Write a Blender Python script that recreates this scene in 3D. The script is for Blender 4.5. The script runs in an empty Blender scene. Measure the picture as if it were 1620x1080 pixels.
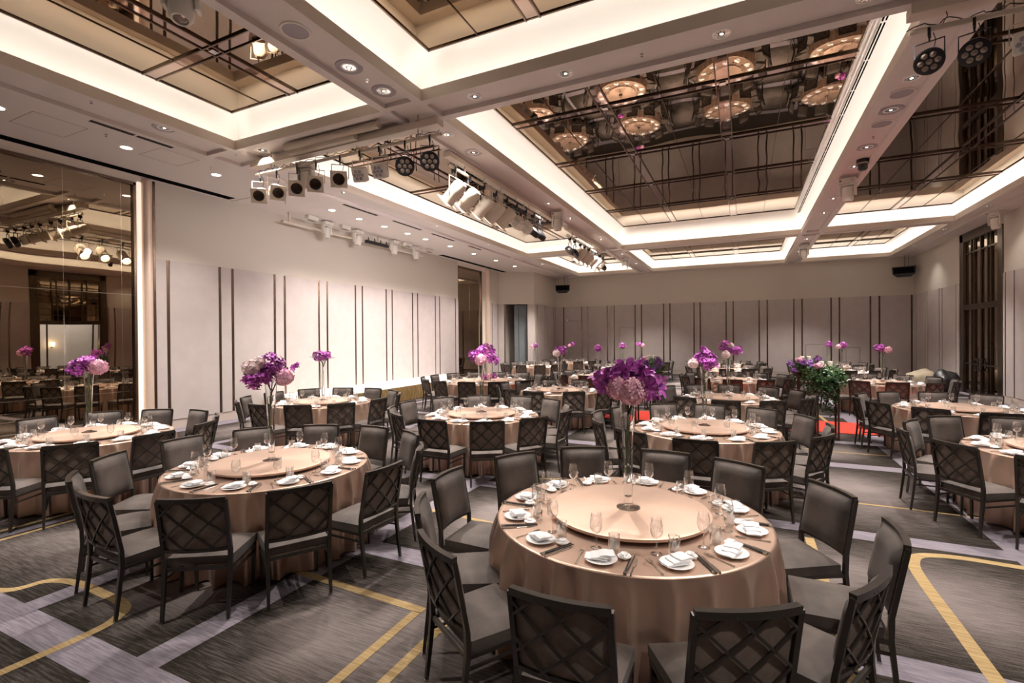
import bpy, bmesh, math, random
from mathutils import Vector, Matrix
PI = math.pi
scn = bpy.context.scene
COL = scn.collection
random.seed(7)

# ------------------------------------------------------------------ camera
YAW, PITCH, ROLL, FPX = .4441, -.0065, -.0076, 769.4663
F = Vector((-math.sin(YAW)*math.cos(PITCH), math.cos(YAW)*math.cos(PITCH), math.sin(PITCH)))
R0 = Vector((math.cos(YAW), math.sin(YAW), 0)); U0 = R0.cross(F)
RV = R0*math.cos(ROLL) + U0*math.sin(ROLL); UV = U0*math.cos(ROLL) - R0*math.sin(ROLL)
cam = bpy.data.cameras.new('camera'); cam.sensor_width = 36; cam.lens = FPX*36/1620
cam.clip_start = .05; cam.clip_end = 200
camo = bpy.data.objects.new('camera', cam); COL.objects.link(camo)
m = Matrix((RV, UV, -F)).transposed().to_4x4(); m.translation = (0, 0, 2.0)
camo.matrix_world = m
scn.camera = camo
# ------------------------------------------------------------------ colour management and world
scn.view_settings.view_transform = 'Standard'; scn.view_settings.look = 'None'
scn.view_settings.gamma = 1; scn.view_settings.use_curve_mapping = False
scn.view_settings.exposure = 0.75
w = bpy.data.worlds.new('world'); scn.world = w; w.use_nodes = True
w.node_tree.nodes['Background'].inputs[0].default_value = (.55, .5, .46, 1)
w.node_tree.nodes['Background'].inputs[1].default_value = .02
COVE_W = 2.0      # watts per metre of cove strip
DOWN_W = 330.0      # watts per downlight
# room constants
XL, XR, YB, YN, ZC = -11.74, 6.94, 27.43, -7.0, 5.53
CH = 5.60          # recessed channel height of the beams
# coffers: x0, x1, y0, y1 of the opening; mirror rectangle mx0, mx1, my0, my1, height
COFFERS = [
 (-8.50, -5.08, -5.0, 5.97, -8.60, -4.98, -5.1, 5.99, 6.25),
 (-4.30, 1.80, -5.0, 5.97, -4.18, 1.62, -4.9, 5.99, 6.25),
 (2.46, 5.91, -5.0, 5.97, 2.5, 5.9, -4.9, 5.99, 6.2),
 (-8.50, -5.08, 6.67, 19.5, -8.58, -5.05, 6.6, 19.55, 6.18),
 (-4.34, 1.81, 6.67, 19.5, -4.17, 1.58, 6.9, 18.85, 6.27),
 (2.46, 5.91, 6.67, 19.5, 2.56, 5.86, 6.75, 19.5, 6.07),
 (-8.45, -5.15, 20.0, 26.7, -8.4, -5.3, 20.2, 26.6, 6.10),
 (-4.40, 1.80, 20.0, 26.8, -4.25, 1.6, 20.2, 26.6, 6.10),
 (2.46, 5.91, 20.0, 26.8, 2.8, 5.7, 20.2, 26.7, 6.10)]
def area_light(name, loc, sx, sy, d, power, color, parent=None):
    l = bpy.data.lights.new(name, 'AREA'); l.shape = 'RECTANGLE'; l.size = sx; l.size_y = sy
    l.energy = power; l.color = color
    o = bpy.data.objects.new(name, l); COL.objects.link(o)
    o.location = loc; o.rotation_euler = Vector(d).to_track_quat('-Z', 'Y').to_euler()
    if parent: o.parent = parent
    return o
WARM = (1.0, .92, .85); COOL = (1.0, .90, .80)
for (x0, x1, y0, y1, *_r) in COFFERS:
    lx, ly = x1-x0, y1-y0
    for (cx, cy, L, d) in ((x0-.038, (y0+y1)/2, ly, (-.02, 0, 1)), (x1+.038, (y0+y1)/2, ly, (.02, 0, 1)),
                           ((x0+x1)/2, y0-.038, lx, (0, -.02, 1)), ((x0+x1)/2, y1+.038, lx, (0, .02, 1))):
        l = bpy.data.lights.new('cove_strip_light', 'AREA'); l.shape = 'RECTANGLE'
        l.size = .045; l.size_y = L; l.energy = COVE_W*L; l.color = (1.0, .95, .89)
        o = bpy.data.objects.new('cove_strip_light', l); COL.objects.link(o)
        o.location = (cx, cy, 5.63)
        z = -Vector(d).normalized(); yy = Vector((0, 1, 0)) if d[1] == 0 else Vector((1, 0, 0))
        xx = yy.cross(z); mm = Matrix((xx, yy, z)).transposed().to_4x4(); mm.translation = o.location
        o.matrix_world = mm

# ------------------------------------------------------------------ materials
MATS = {}
def mat(name, col, rough=.6, metal=0., noise=0., nscale=20., bump=0., bscale=80., sheen=0., spec=.5, emit=None, es=0., stretch=(1,1,1)):
    if name in MATS: return MATS[name]
    m = bpy.data.materials.new(name); m.use_nodes = True; nt = m.node_tree
    b = nt.nodes['Principled BSDF']
    b.inputs['Base Color'].default_value = (*col, 1); b.inputs['Roughness'].default_value = rough
    b.inputs['Metallic'].default_value = metal
    b.inputs['Specular IOR Level'].default_value = spec
    if sheen:
        b.inputs['Sheen Weight'].default_value = sheen; b.inputs['Sheen Roughness'].default_value = .4
    if emit:
        b.inputs['Emission Color'].default_value = (*emit, 1); b.inputs['Emission Strength'].default_value = es
    if noise or bump:
        tc = nt.nodes.new('ShaderNodeTexCoord'); mp = nt.nodes.new('ShaderNodeMapping'); mp.inputs['Scale'].default_value = stretch
        nt.links.new(tc.outputs['Object'], mp.inputs['Vector'])
    if noise:
        n = nt.nodes.new('ShaderNodeTexNoise'); n.inputs['Scale'].default_value = nscale; n.inputs['Detail'].default_value = 4
        nt.links.new(mp.outputs[0], n.inputs['Vector'])
        r = nt.nodes.new('ShaderNodeValToRGB'); e = r.color_ramp.elements
        e[0].position = .3; e[1].position = .7
        e[0].color = (*[c*(1-noise) for c in col], 1); e[1].color = (*[min(1, c*(1+noise)) for c in col], 1)
        nt.links.new(n.outputs['Fac'], r.inputs[0]); nt.links.new(r.outputs[0], b.inputs['Base Color'])
    if bump:
        n2 = nt.nodes.new('ShaderNodeTexNoise'); n2.inputs['Scale'].default_value = bscale; n2.inputs['Detail'].default_value = 3
        nt.links.new(mp.outputs[0], n2.inputs['Vector'])
        bp = nt.nodes.new('ShaderNodeBump'); bp.inputs['Strength'].default_value = bump; bp.inputs['Distance'].default_value = .01
        nt.links.new(n2.outputs['Fac'], bp.inputs['Height']); nt.links.new(bp.outputs[0], b.inputs['Normal'])
    MATS[name] = m; return m
def mirror_mat(name, col, rough=.015, wave=.0, base=(.02,.016,.012)):
    m = bpy.data.materials.new(name); m.use_nodes = True; nt = m.node_tree
    b = nt.nodes['Principled BSDF']; b.inputs['Base Color'].default_value = (*col, 1)
    b.inputs['Metallic'].default_value = 1; b.inputs['Roughness'].default_value = rough
    if wave:
        tc = nt.nodes.new('ShaderNodeTexCoord'); n = nt.nodes.new('ShaderNodeTexNoise'); n.inputs['Scale'].default_value = .9
        n.inputs['Detail'].default_value = 0
        nt.links.new(tc.outputs['Object'], n.inputs['Vector'])
        bp = nt.nodes.new('ShaderNodeBump'); bp.inputs['Strength'].default_value = 1; bp.inputs['Distance'].default_value = wave
        nt.links.new(n.outputs['Fac'], bp.inputs['Height']); nt.links.new(bp.outputs[0], b.inputs['Normal'])
    MATS[name] = m; return m
def glass_mat(name, tint=(.97,.98,.98), ior=1.45, boost=1.0, edge=.42):
    m = bpy.data.materials.new(name); m.use_nodes = True; nt = m.node_tree; nt.nodes.clear()
    out = nt.nodes.new('ShaderNodeOutputMaterial'); t = nt.nodes.new('ShaderNodeBsdfTransparent'); t.inputs[0].default_value = (*tint, 1)
    g = nt.nodes.new('ShaderNodeBsdfGlossy'); g.inputs['Roughness'].default_value = .03; g.inputs[0].default_value = (1, 1, 1, 1)
    lw = nt.nodes.new('ShaderNodeLayerWeight'); lw.inputs[0].default_value = .5
    pw = nt.nodes.new('ShaderNodeMath'); pw.operation = 'POWER'; pw.inputs[1].default_value = 2.2; nt.links.new(lw.outputs['Facing'], pw.inputs[0])
    fr = nt.nodes.new('ShaderNodeMapRange'); fr.inputs[3].default_value = .09; fr.inputs[4].default_value = .85; nt.links.new(pw.outputs[0], fr.inputs[0])
    mu = nt.nodes.new('ShaderNodeMath'); mu.operation = 'MULTIPLY'; mu.inputs[1].default_value = boost; mu.use_clamp = True
    mx = nt.nodes.new('ShaderNodeMixShader')
    cm = nt.nodes.new('ShaderNodeMix'); cm.data_type = 'RGBA'; p3 = nt.nodes.new('ShaderNodeMath'); p3.operation = 'POWER'; p3.inputs[1].default_value = 4.0
    nt.links.new(lw.outputs['Facing'], p3.inputs[0]); nt.links.new(p3.outputs[0], cm.inputs[0]); cm.inputs[6].default_value = (*tint, 1); cm.inputs[7].default_value = (edge, edge, edge*.98, 1); nt.links.new(cm.outputs[2], t.inputs[0])
    nt.links.new(fr.outputs[0], mu.inputs[0]); nt.links.new(mu.outputs[0], mx.inputs[0])
    nt.links.new(t.outputs[0], mx.inputs[1]); nt.links.new(g.outputs[0], mx.inputs[2]); nt.links.new(mx.outputs[0], out.inputs[0])
    MATS[name] = m; return m
M_ceil = mat('ceiling_paint', (.66, .60, .575), .7, bump=.03, bscale=60)
M_lip = mat('coffer_lip_paint', (.70, .60, .51), .6)
M_cove = mat('cove_paint', (.82, .79, .74), .7)
M_wall = mat('wall_paint', (.59, .535, .468), .75, bump=.05, bscale=90)
M_panel = mat('wall_panel_cloth', (.49, .43, .41), .8, noise=.05, nscale=3, bump=.12, bscale=300)
M_bronze = mat('dark_bronze', (.20, .14, .108), .26, metal=.95, noise=.12, nscale=6)
M_bronze2 = mat('door_bronze', (.10, .075, .055), .28, metal=.9, noise=.15, nscale=5)
M_champ = mat('champagne_metal', (.72, .56, .46), .42, metal=.35)
M_cream = mat('cream_reveal', (.80, .72, .63), .5)
M_strip = mat('led_reveal_strip', (1, .9, .78), .5, emit=(1, .84, .68), es=.42)
M_base = mat('baseboard_paint', (.50, .42, .37), .55)
M_black = mat('black_slot', (.006, .006, .006), 1.0, spec=.0)
M_mirror = mirror_mat('bronze_mirror', (.34, .255, .18), .012, wave=.006)
M_mirror2 = mirror_mat('bronze_wall_mirror', (.36, .29, .21), .01, wave=.003)
M_chan = mirror_mat('rose_channel_metal', (.40, .29, .25), .03)
M_frame = mat('chair_frame_metal', (.036, .029, .024), .28, metal=.2)
M_velvet = mat('taupe_velvet', (.072, .055, .047), .72, noise=.5, nscale=5, bump=.15, bscale=250, sheen=.12)  # strong noise puts the velvet's patchy highlights into its colour
M_backcloth = mat('brown_chair_back_cloth', (.19, .145, .118), .8, noise=.12, nscale=30, bump=.2, bscale=400)
M_foot = mat('chair_foot_chrome', (.6, .6, .6), .25, metal=1)
def satin(name, col, rough=.33):
    m = mat(name, col, rough, metal=.72, noise=.07, nscale=3, bump=.16, bscale=7, sheen=.1)
    m.node_tree.nodes['Principled BSDF'].inputs['Anisotropic'].default_value = .3
    return m
M_cloth = satin('rose_gold_satin', (.64, .45, .35))
M_cloth2 = satin('champagne_satin', (.62, .44, .345), .45)
M_white = mat('white_ceramic', (.90, .89, .88), .18)
M_napkin = mat('white_napkin_linen', (.93, .92, .94), .85, bump=.15, bscale=120)
M_steel = mat('cutlery_steel', (.62, .60, .57), .22, metal=1)
M_chop = mat('dark_chopstick_wood', (.03, .025, .022), .4)
M_glass = glass_mat('clear_glass', boost=1.5)
M_vase = glass_mat('vase_glass', (.97, .98, .98), 1.5, boost=1.6, edge=.72)
def real_glass(name):
    m = bpy.data.materials.new(name); m.use_nodes = True; b = m.node_tree.nodes['Principled BSDF']
    b.inputs['Base Color'].default_value = (1, 1, 1, 1); b.inputs['Roughness'].default_value = .0; b.inputs['Transmission Weight'].default_value = 1; b.inputs['IOR'].default_value = 1.45
    MATS[name] = m; return m
M_vase = real_glass('vase_crystal')
M_water = glass_mat('vase_water', (.93, .96, .95), 1.33)
M_orchid = mat('orchid_petal', (.52, .10, .50), .5, noise=.5, nscale=30, sheen=.2)
M_orchid2 = mat('violet_petal', (.20, .06, .30), .5, noise=.5, nscale=30)
M_hyd = mat('pink_hydrangea', (.95, .47, .60), .6, noise=.28, nscale=40)
M_hyd2 = mat('blush_hydrangea', (.93, .70, .70), .6, noise=.2, nscale=40)
M_stem = mat('green_stem', (.12, .20, .03), .5, noise=.3, nscale=20)
M_branch = mat('dark_branch', (.05, .035, .02), .7, noise=.3, nscale=20)
M_leaf = mat('dark_green_leaf', (.030, .085, .024), .45, noise=.45, nscale=12)
M_leaf2 = mat('light_green_leaf', (.14, .24, .07), .5, noise=.4, nscale=12)
M_wood = mat('mahogany_stand', (.055, .022, .016), .35, noise=.2, nscale=10)
M_candle = mat('ivory_wax', (.85, .80, .66), .5)
M_stage = mat('white_stage_top', (.78, .78, .74), .5, noise=.03, nscale=4)
M_fringe = mat('gold_fringe', (.50, .345, .15), .35, metal=.5, noise=.45, nscale=40, stretch=(1,1,.05))
M_red = mat('red_runner', (.62, .035, .015), .85, noise=.08, nscale=60)
M_fix = mat('beige_fixture_paint', (.62, .54, .45), .45)
M_fixw = mat('white_fixture_paint', (.72, .68, .62), .4)
M_fixb = mat('black_fixture_paint', (.012, .012, .014), .4)
M_inside = mat('fixture_inside', (.16, .11, .08), .5)
M_lens = mat('dark_lens', (.25, .2, .17), .08, metal=.3)
M_chrome = mat('chrome_reflector', (.75, .73, .70), .12, metal=1)
M_lamp = mat('lamp_glow', (1, .93, .82), .4, emit=(1, .90, .76), es=9)
M_lampw = mat('stage_lamp_glow', (1, .95, .9), .4, emit=(1, .93, .84), es=40)
M_glow = mat('wall_lamp_glow', (1, .85, .6), .4, emit=(1, .8, .5), es=12)
M_grille = mat('speaker_grille', (.36, .33, .36), .7, bump=.3, bscale=300)
M_hall = mat('hall_plaster', (.78, .77, .78), .7)
M_hallpane = mat('cool_hall_glass', (.19, .21, .225), .3, noise=.1, nscale=2)
M_blue = mat('blue_filter', (.02, .05, .16), .4)
# carpet materials
def carpet(name, dark, light, streak=.35, grad=False):
    m = bpy.data.materials.new(name); m.use_nodes = True; nt = m.node_tree; L = nt.links
    b = nt.nodes['Principled BSDF']; b.inputs['Roughness'].default_value = .95; b.inputs['Specular IOR Level'].default_value = .1
    tc = nt.nodes.new('ShaderNodeTexCoord')
    mp = nt.nodes.new('ShaderNodeMapping'); mp.inputs['Scale'].default_value = (5, 75, 1); L.new(tc.outputs['Object'], mp.inputs['Vector'])
    mp.inputs['Rotation'].default_value = (0, 0, 0)
    n = nt.nodes.new('ShaderNodeTexNoise'); n.inputs['Scale'].default_value = 1.0; n.inputs['Detail'].default_value = 3; L.new(mp.outputs[0], n.inputs['Vector'])
    sp = nt.nodes.new('ShaderNodeTexNoise'); sp.inputs['Scale'].default_value = 260; sp.inputs['Detail'].default_value = 1; L.new(tc.outputs['Object'], sp.inputs['Vector'])
    def rng(sock, a, bb, c, d):
        r = nt.nodes.new('ShaderNodeMapRange'); L.new(sock, r.inputs[0])
        for i, vv in enumerate((a, bb, c, d)): r.inputs[i+1].default_value = vv
        return r.outputs[0]
    def mth(op, a, bsock):
        q = nt.nodes.new('ShaderNodeMath'); q.operation = op
        for i, s in enumerate((a, bsock)):
            if isinstance(s, (int, float)): q.inputs[i].default_value = s
            else: L.new(s, q.inputs[i])
        return q.outputs[0]
    s1 = rng(n.outputs['Fac'], .38, .62, -streak, streak)
    s2 = rng(sp.outputs['Fac'], .3, .7, -streak*.7, streak*.7)
    tot = mth('ADD', s1, s2)
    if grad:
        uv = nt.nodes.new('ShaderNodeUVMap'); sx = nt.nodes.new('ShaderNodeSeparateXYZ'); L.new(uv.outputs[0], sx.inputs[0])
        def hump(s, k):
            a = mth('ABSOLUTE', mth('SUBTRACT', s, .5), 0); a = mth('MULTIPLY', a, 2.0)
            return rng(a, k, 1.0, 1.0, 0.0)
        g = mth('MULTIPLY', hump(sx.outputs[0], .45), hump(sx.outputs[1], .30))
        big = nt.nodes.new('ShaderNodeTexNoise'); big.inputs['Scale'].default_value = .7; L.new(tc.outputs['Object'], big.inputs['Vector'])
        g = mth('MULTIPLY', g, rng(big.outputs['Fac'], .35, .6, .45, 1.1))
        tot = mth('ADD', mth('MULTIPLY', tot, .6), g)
    else: tot = mth('ADD', tot, .5)
    mx = nt.nodes.new('ShaderNodeMix'); mx.data_type = 'RGBA'; mx.clamp_factor = True; L.new(tot, mx.inputs[0])
    mx.inputs[6].default_value = (*dark, 1); mx.inputs[7].default_value = (*light, 1)
    L.new(mx.outputs[2], b.inputs['Base Color'])
    bp = nt.nodes.new('ShaderNodeBump'); bp.inputs['Strength'].default_value = .4; bp.inputs['Distance'].default_value = .004
    L.new(sp.outputs['Fac'], bp.inputs['Height']); L.new(bp.outputs[0], b.inputs['Normal'])
    MATS[name] = m; return m
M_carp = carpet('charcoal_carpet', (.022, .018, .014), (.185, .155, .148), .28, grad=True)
M_carpd = carpet('dark_carpet', (.020, .017, .013), (.055, .044, .038), .4)
M_lilac = carpet('lilac_carpet_band', (.14, .122, .15), (.25, .222, .25), .35)
M_gold = carpet('gold_carpet_line', (.26, .175, .08), (.41, .30, .155), .35)

# ------------------------------------------------------------------ mesh helpers
def dat(name, verts, faces, mt, smooth=False, uvs=None):
    me = bpy.data.meshes.new(name); me.from_pydata([tuple(v) for v in verts], [], faces)
    mts = mt if isinstance(mt, (list, tuple)) else [mt]
    for q in mts: me.materials.append(q)
    if smooth: me.polygons.foreach_set('use_smooth', [True]*len(me.polygons))
    if uvs:
        ul = me.uv_layers.new(name='UVMap')
        for p in me.polygons:
            for li, vi in zip(p.loop_indices, p.vertices): ul.data[li].uv = uvs[vi]
    me.update(); return me
class MB:
    def __init__(s): s.v = []; s.f = []; s.mi = []
    def add(s, vs, fs, mi=0):
        b = len(s.v); s.v += [tuple(v) for v in vs]; s.f += [tuple(b+i for i in f) for f in fs]; s.mi += [mi]*len(fs); return s
    def box(s, c, d, mi=0, rz=0, M=None):
        x, y, z = d[0]/2, d[1]/2, d[2]/2
        vs = [Vector((i*x, j*y, k*z)) for k in (-1, 1) for j in (-1, 1) for i in (-1, 1)]
        if rz: vs = [Matrix.Rotation(rz, 3, 'Z') @ v for v in vs]
        if M is not None: vs = [M @ v for v in vs]
        vs = [v + Vector(c) for v in vs]
        return s.add(vs, [(0,2,3,1),(4,5,7,6),(0,1,5,4),(2,6,7,3),(0,4,6,2),(1,3,7,5)], mi)
    def bx(s, x0, x1, y0, y1, z0, z1, mi=0):
        return s.box(((x0+x1)/2, (y0+y1)/2, (z0+z1)/2), (abs(x1-x0), abs(y1-y0), abs(z1-z0)), mi)
    def bar(s, a, b, r, mi=0, n=4, r2=None, up=None):
        a, b = Vector(a), Vector(b); d = (b-a)
        if d.length < 1e-6: return s
        d.normalize(); u = Vector(up) if up else (Vector((0, 0, 1)) if abs(d.z) < .9 else Vector((0, 1, 0)))
        x = d.cross(u).normalized(); y = x.cross(d); r2 = r if r2 is None else r2; off = PI/4 if n == 4 else 0
        k = math.sqrt(2) if n == 4 else 1
        vs = []
        for p, rr in ((a, r*k), (b, r2*k)):
            for i in range(n):
                t = 2*PI*i/n+off; vs.append(p + x*math.cos(t)*rr + y*math.sin(t)*rr)
        fs = [(i, (i+1) % n, n+(i+1) % n, n+i) for i in range(n)] + [tuple(range(n-1, -1, -1)), tuple(range(n, 2*n))]
        return s.add(vs, fs, mi)
    def path(s, pts, rad, mi=0, n=6, closed=False):
        pts = [Vector(p) for p in pts]; N = len(pts); rs = rad if isinstance(rad, (list, tuple)) else [rad]*N
        vs = []; k = math.sqrt(2) if n == 4 else 1; off = PI/4 if n == 4 else 0; ref = None
        for i, p in enumerate(pts):
            if closed: t = pts[(i+1) % N]-pts[i-1]
            else: t = pts[min(i+1, N-1)]-pts[max(i-1, 0)]
            t.normalize()
            if ref is None: ref = Vector((0, 0, 1)) if abs(t.z) < .9 else Vector((0, 1, 0))
            x = t.cross(ref); 
            if x.length < 1e-4: x = t.orthogonal()
            x.normalize(); y = x.cross(t); ref = y
            for j in range(n):
                a = 2*PI*j/n+off; vs.append(p + (x*math.cos(a)+y*math.sin(a))*rs[i]*k)
        fs = []
        for i in range(N if closed else N-1):
            for j in range(n):
                a = i*n+j; b = i*n+(j+1) % n; c = ((i+1) % N)*n+(j+1) % n; d = ((i+1) % N)*n+j; fs.append((a, b, c, d))
        if not closed: fs += [tuple(range(n-1, -1, -1)), tuple((N-1)*n+j for j in range(n))]
        return s.add(vs, fs, mi)
    def lathe(s, prof, n=24, c=(0,0,0), mi=0, M=None, capb=True, capt=True):
        vs = []
        for r, z in prof:
            for i in range(n):
                t = 2*PI*i/n; v = Vector((r*math.cos(t), r*math.sin(t), z))
                if M is not None: v = M @ v
                vs.append(v+Vector(c))
        fs = [(k*n+i, k*n+(i+1) % n, (k+1)*n+(i+1) % n, (k+1)*n+i) for k in range(len(prof)-1) for i in range(n)]
        if capb and prof[0][0] > 1e-5: fs.append(tuple(range(n-1, -1, -1)))
        if capt and prof[-1][0] > 1e-5: fs.append(tuple((len(prof)-1)*n+i for i in range(n)))
        return s.add(vs, fs, mi)
    def mesh(s, name, mt, smooth=False, bevel=0, seg=2):
        me = dat(name, s.v, s.f, mt, False)
        me.polygons.foreach_set('material_index', s.mi)
        if bevel:
            bm = bmesh.new(); bm.from_mesh(me)
            bmesh.ops.bevel(bm, geom=bm.edges[:], offset=bevel, segments=seg, affect='EDGES', profile=.5)
            bm.to_mesh(me); bm.free()
        if smooth:
            me.polygons.foreach_set('use_smooth', [True]*len(me.polygons))
            try: me.set_sharp_from_angle(angle=math.radians(smooth if smooth is not True else 40))
            except Exception: pass
        me.update(); return me
def ob(name, me, parent=None, loc=None, rz=0):
    o = bpy.data.objects.new(name, me); COL.objects.link(o)
    if parent: o.parent = parent
    if loc is not None: o.location = loc
    if rz: o.rotation_euler = (0, 0, rz)
    return o
def tag(o, label=None, cat=None, group=None, kind=None):
    if label: o['label'] = label
    if cat: o['category'] = cat
    if group: o['group'] = group
    if kind: o['kind'] = kind
    return o
def thing(name, label, cat, loc=(0,0,0), rz=0, group=None):
    o = bpy.data.objects.new(name, None); COL.objects.link(o); o.location = loc; o.rotation_euler = (0, 0, rz)
    o.empty_display_size = .1
    return tag(o, label, cat, group)
def struct(name, me, parent=None):
    o = ob(name, me, parent)
    if not parent: o['kind'] = 'structure'
    return o
def S(name):
    o = bpy.data.objects.new(name, None); COL.objects.link(o); o['kind'] = 'structure'; return o
def dup(root, loc=None, rz=None, label=None, group=None):
    def cp(o, par):
        c = o.copy(); COL.objects.link(c); c.parent = par
        for ch in KIDS.get(o.name, []): cp(ch, c)
        return c
    r = cp(root, None)
    if loc is not None: r.location = loc
    if rz is not None: r.rotation_euler = (0, 0, rz)
    if label: r['label'] = label
    if group: r['group'] = group
    return r
KIDS = {}
def reg(root):
    def rec(o):
        KIDS[o.name] = [c for c in ALLK if c.parent == o]
        for c in KIDS[o.name]: rec(c)
    ALLK = list(COL.objects)[-60:]
    rec(root)

# ================================================================== THE ROOM
fl = struct('floor', MB().bx(XL-.3, XR+.3, YN, YB+.3, -.1, 0).mesh('floor', M_carpd))
XB = [(-11.74, -11.2), (-9.4, -9.2), (-6.98, -6.86), (-4.97, -4.77), (-3.47, -3.24), (-.9, -.68), (2.17, 2.49), (4.9, 5.15), (6.7, 6.94)]
YBD = [(-3.6, -3.4), (-.9, -.7), (1.5, 1.74), (3.50, 3.76), (5.76, 6.0), (8.80, 9.1), (10.75, 11.0), (14.1, 14.4), (17.0, 17.3), (20, 20.3), (23, 23.3), (26, 26.3)]
def quad(x0, x1, y0, y1, z): return [(x0, y0, z), (x1, y0, z), (x1, y1, z), (x0, y1, z)]
# cells
xs = [b[1] for b in XB[:-1]]; xe = [b[0] for b in XB[1:]]
for i in range(len(XB)-1):
    for j in range(len(YBD)-1):
        x0, x1, y0, y1 = XB[i][1], XB[i+1][0], YBD[j][1], YBD[j+1][0]
        vs = quad(x0, x1, y0, y1, .002)
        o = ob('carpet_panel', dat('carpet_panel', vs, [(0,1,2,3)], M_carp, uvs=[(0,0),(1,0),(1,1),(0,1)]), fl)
for j, (a, b) in enumerate(YBD):
    ob('carpet_band', dat('carpet_band', quad(XL, XR, a, b, .003), [(0,1,2,3)], M_lilac), fl)
for (a, b) in XB:
    ob('carpet_band', dat('carpet_band', quad(a, b, YBD[0][0], YBD[-1][1], .0035), [(0,1,2,3)], M_lilac), fl)
def gold(pts, w):
    pts = [Vector((p[0], p[1], 0)) for p in pts]
    # smooth with Catmull-Rom
    out = []
    for i in range(len(pts)-1):
        p0, p1, p2, p3 = pts[max(i-1,0)], pts[i], pts[i+1], pts[min(i+2, len(pts)-1)]
        for k in range(8):
            t = k/8; out.append(.5*((2*p1)+(p2-p0)*t+(2*p0-5*p1+4*p2-p3)*t*t+(3*p1-p0-3*p2+p3)*t**3))
    out.append(pts[-1]); vs = []
    for i, p in enumerate(out):
        t = (out[min(i+1, len(out)-1)]-out[max(i-1, 0)]).normalized(); n = Vector((-t.y, t.x, 0))*w/2
        vs += [(p.x+n.x, p.y+n.y, .0045), (p.x-n.x, p.y-n.y, .0045)]
    ob('carpet_gold_line', dat('carpet_gold_line', vs, [(2*i, 2*i+1, 2*i+3, 2*i+2) for i in range(len(out)-1)], M_gold), fl)
gold([(-6.2,1.55),(-5.4,1.75),(-5.26,1.98),(-5.0,2.07),(-4.6,2.07),(-4.25,2.05),(-4.1,1.93),(-4.05,1.7),(-4.08,1.0)], .075)
gold([(-4.2,3.0),(-3.6,2.98),(-2.13,2.93)], .075)
gold([(-2.17,2.9),(-2.16,1.8)], .07); gold([(-1.9,2.95),(-1.9,1.8)], .07)
gold([(-3.9,4.74),(-3.2,4.70),(-2.2,4.62),(-1.6,4.6)], .06)
gold([(-1.85,7.2),(-1.85,6.4),(-1.85,5.4),(-1.85,4.6)], .06)
gold([(3.6,5.6),(2.2,5.62),(1.75,5.64),(1.45,5.56),(1.34,5.35),(1.31,5.0),(1.31,4.3),(1.31,3.2)], .09)
gold([(.58,5.6),(.58,5.0),(.59,4.0),(.56,3.0)], .08)
gold([(0.6,6.97),(1.6,6.99),(2.6,6.97)], .05)
gold([(.9,10.1),(1.1,9.95),(1.5,9.93),(2.3,9.95)], .05)
gold([(1.15,17.5),(1.6,15.5),(1.75,13.4)], .07); gold([(-1.3,17.5),(-1.3,15.5)], .07)
gold([(-2.35,6.5),(-3.0,6.2),(-3.0,5.9),(-2.4,5.8)], .05)
gold([(-6.78,-1),(-6.78,2.2),(-6.78,3.3)], .06)
gold([(-7.1,-1),(-7.1,2.2),(-7.1,3.3)], .06)
red = tag(ob('carpet_runner', MB().bx(-7.6, 6.5, 11.85, 13.35, .004, .016).mesh('carpet_runner', M_red)), 'bright red carpet runner crossing the room between the tables to the stage', 'carpet')

# ---- ceiling: beams and soffits with recessed channels
XC = sorted(set([XL] + [c[k] for c in COFFERS for k in (0, 1)] + [XR])); 
ce = S('ceiling'); mb = MB()
FRM = .14
openings = [c[:4] for c in COFFERS]
frames = [(a-FRM, b+FRM, c-FRM, d+FRM) for a, b, c, d in openings]
lows = frames + [(XL, -9.25, YN, YB), (6.4, XR, YN, YB), (XL, XR, 27.0, YB), (XL, XR, YN, -5.6)]
# cross pieces at beam intersections
for bx_ in (-4.69, 2.14, -8.95):
    for by_ in (6.32, 19.75):
        for sx in (-.33, .33): lows.append((bx_+sx-.06, bx_+sx+.06, by_-.35, by_+.35))
        for sy in (-.34, .34): lows.append((bx_-.4, bx_+.4, by_+sy-.06, by_+sy+.06))
gx = sorted(set([XL, XR] + [v for r in lows+openings for v in r[:2]])); gy = sorted(set([YN, YB] + [v for r in lows+openings for v in r[2:]]))
gx = [v for v in gx if XL-1e-6 <= v <= XR+1e-6]; gy = [v for v in gy if YN-1e-6 <= v <= YB+1e-6]
def cell(x, y):
    for a, b, c, d in openings:
        if a < x < b and c < y < d: return 0
    for a, b, c, d in lows:
        if a < x < b and c < y < d: return 1
    return 2
G = [[cell((gx[i]+gx[i+1])/2, (gy[j]+gy[j+1])/2) for j in range(len(gy)-1)] for i in range(len(gx)-1)]
ZL = {1: ZC, 2: CH, 0: None}
for i in range(len(gx)-1):
    for j in range(len(gy)-1):
        g = G[i][j]
        if g == 0: continue
        z = ZL[g]; a, b, c, d = gx[i], gx[i+1], gy[j], gy[j+1]
        mb.add([(a,c,z),(b,c,z),(b,d,z),(a,d,z)], [(0,3,2,1)])
        for (ii, jj, p, q) in ((i+1, j, (b,c), (b,d)), (i-1, j, (a,c), (a,d)), (i, j+1, (a,d), (b,d)), (i, j-1, (a,c), (b,c))):
            if 0 <= ii < len(gx)-1 and 0 <= jj < len(gy)-1:
                h = G[ii][jj]
                if h != g and h != 0 and ZL[h] > z:
                    mb.add([(*p, z), (*q, z), (*q, ZL[h]), (*p, ZL[h])], [(0,1,2,3)])
struct('beam_soffit', mb.mesh('beam_soffit', M_ceil), ce)
struct('roof_slab', MB().bx(XL-.3, XR+.3, YN-.3, YB+.3, 6.6, 6.8).mesh('roof_slab', M_ceil), ce)
random.seed(3)
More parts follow.
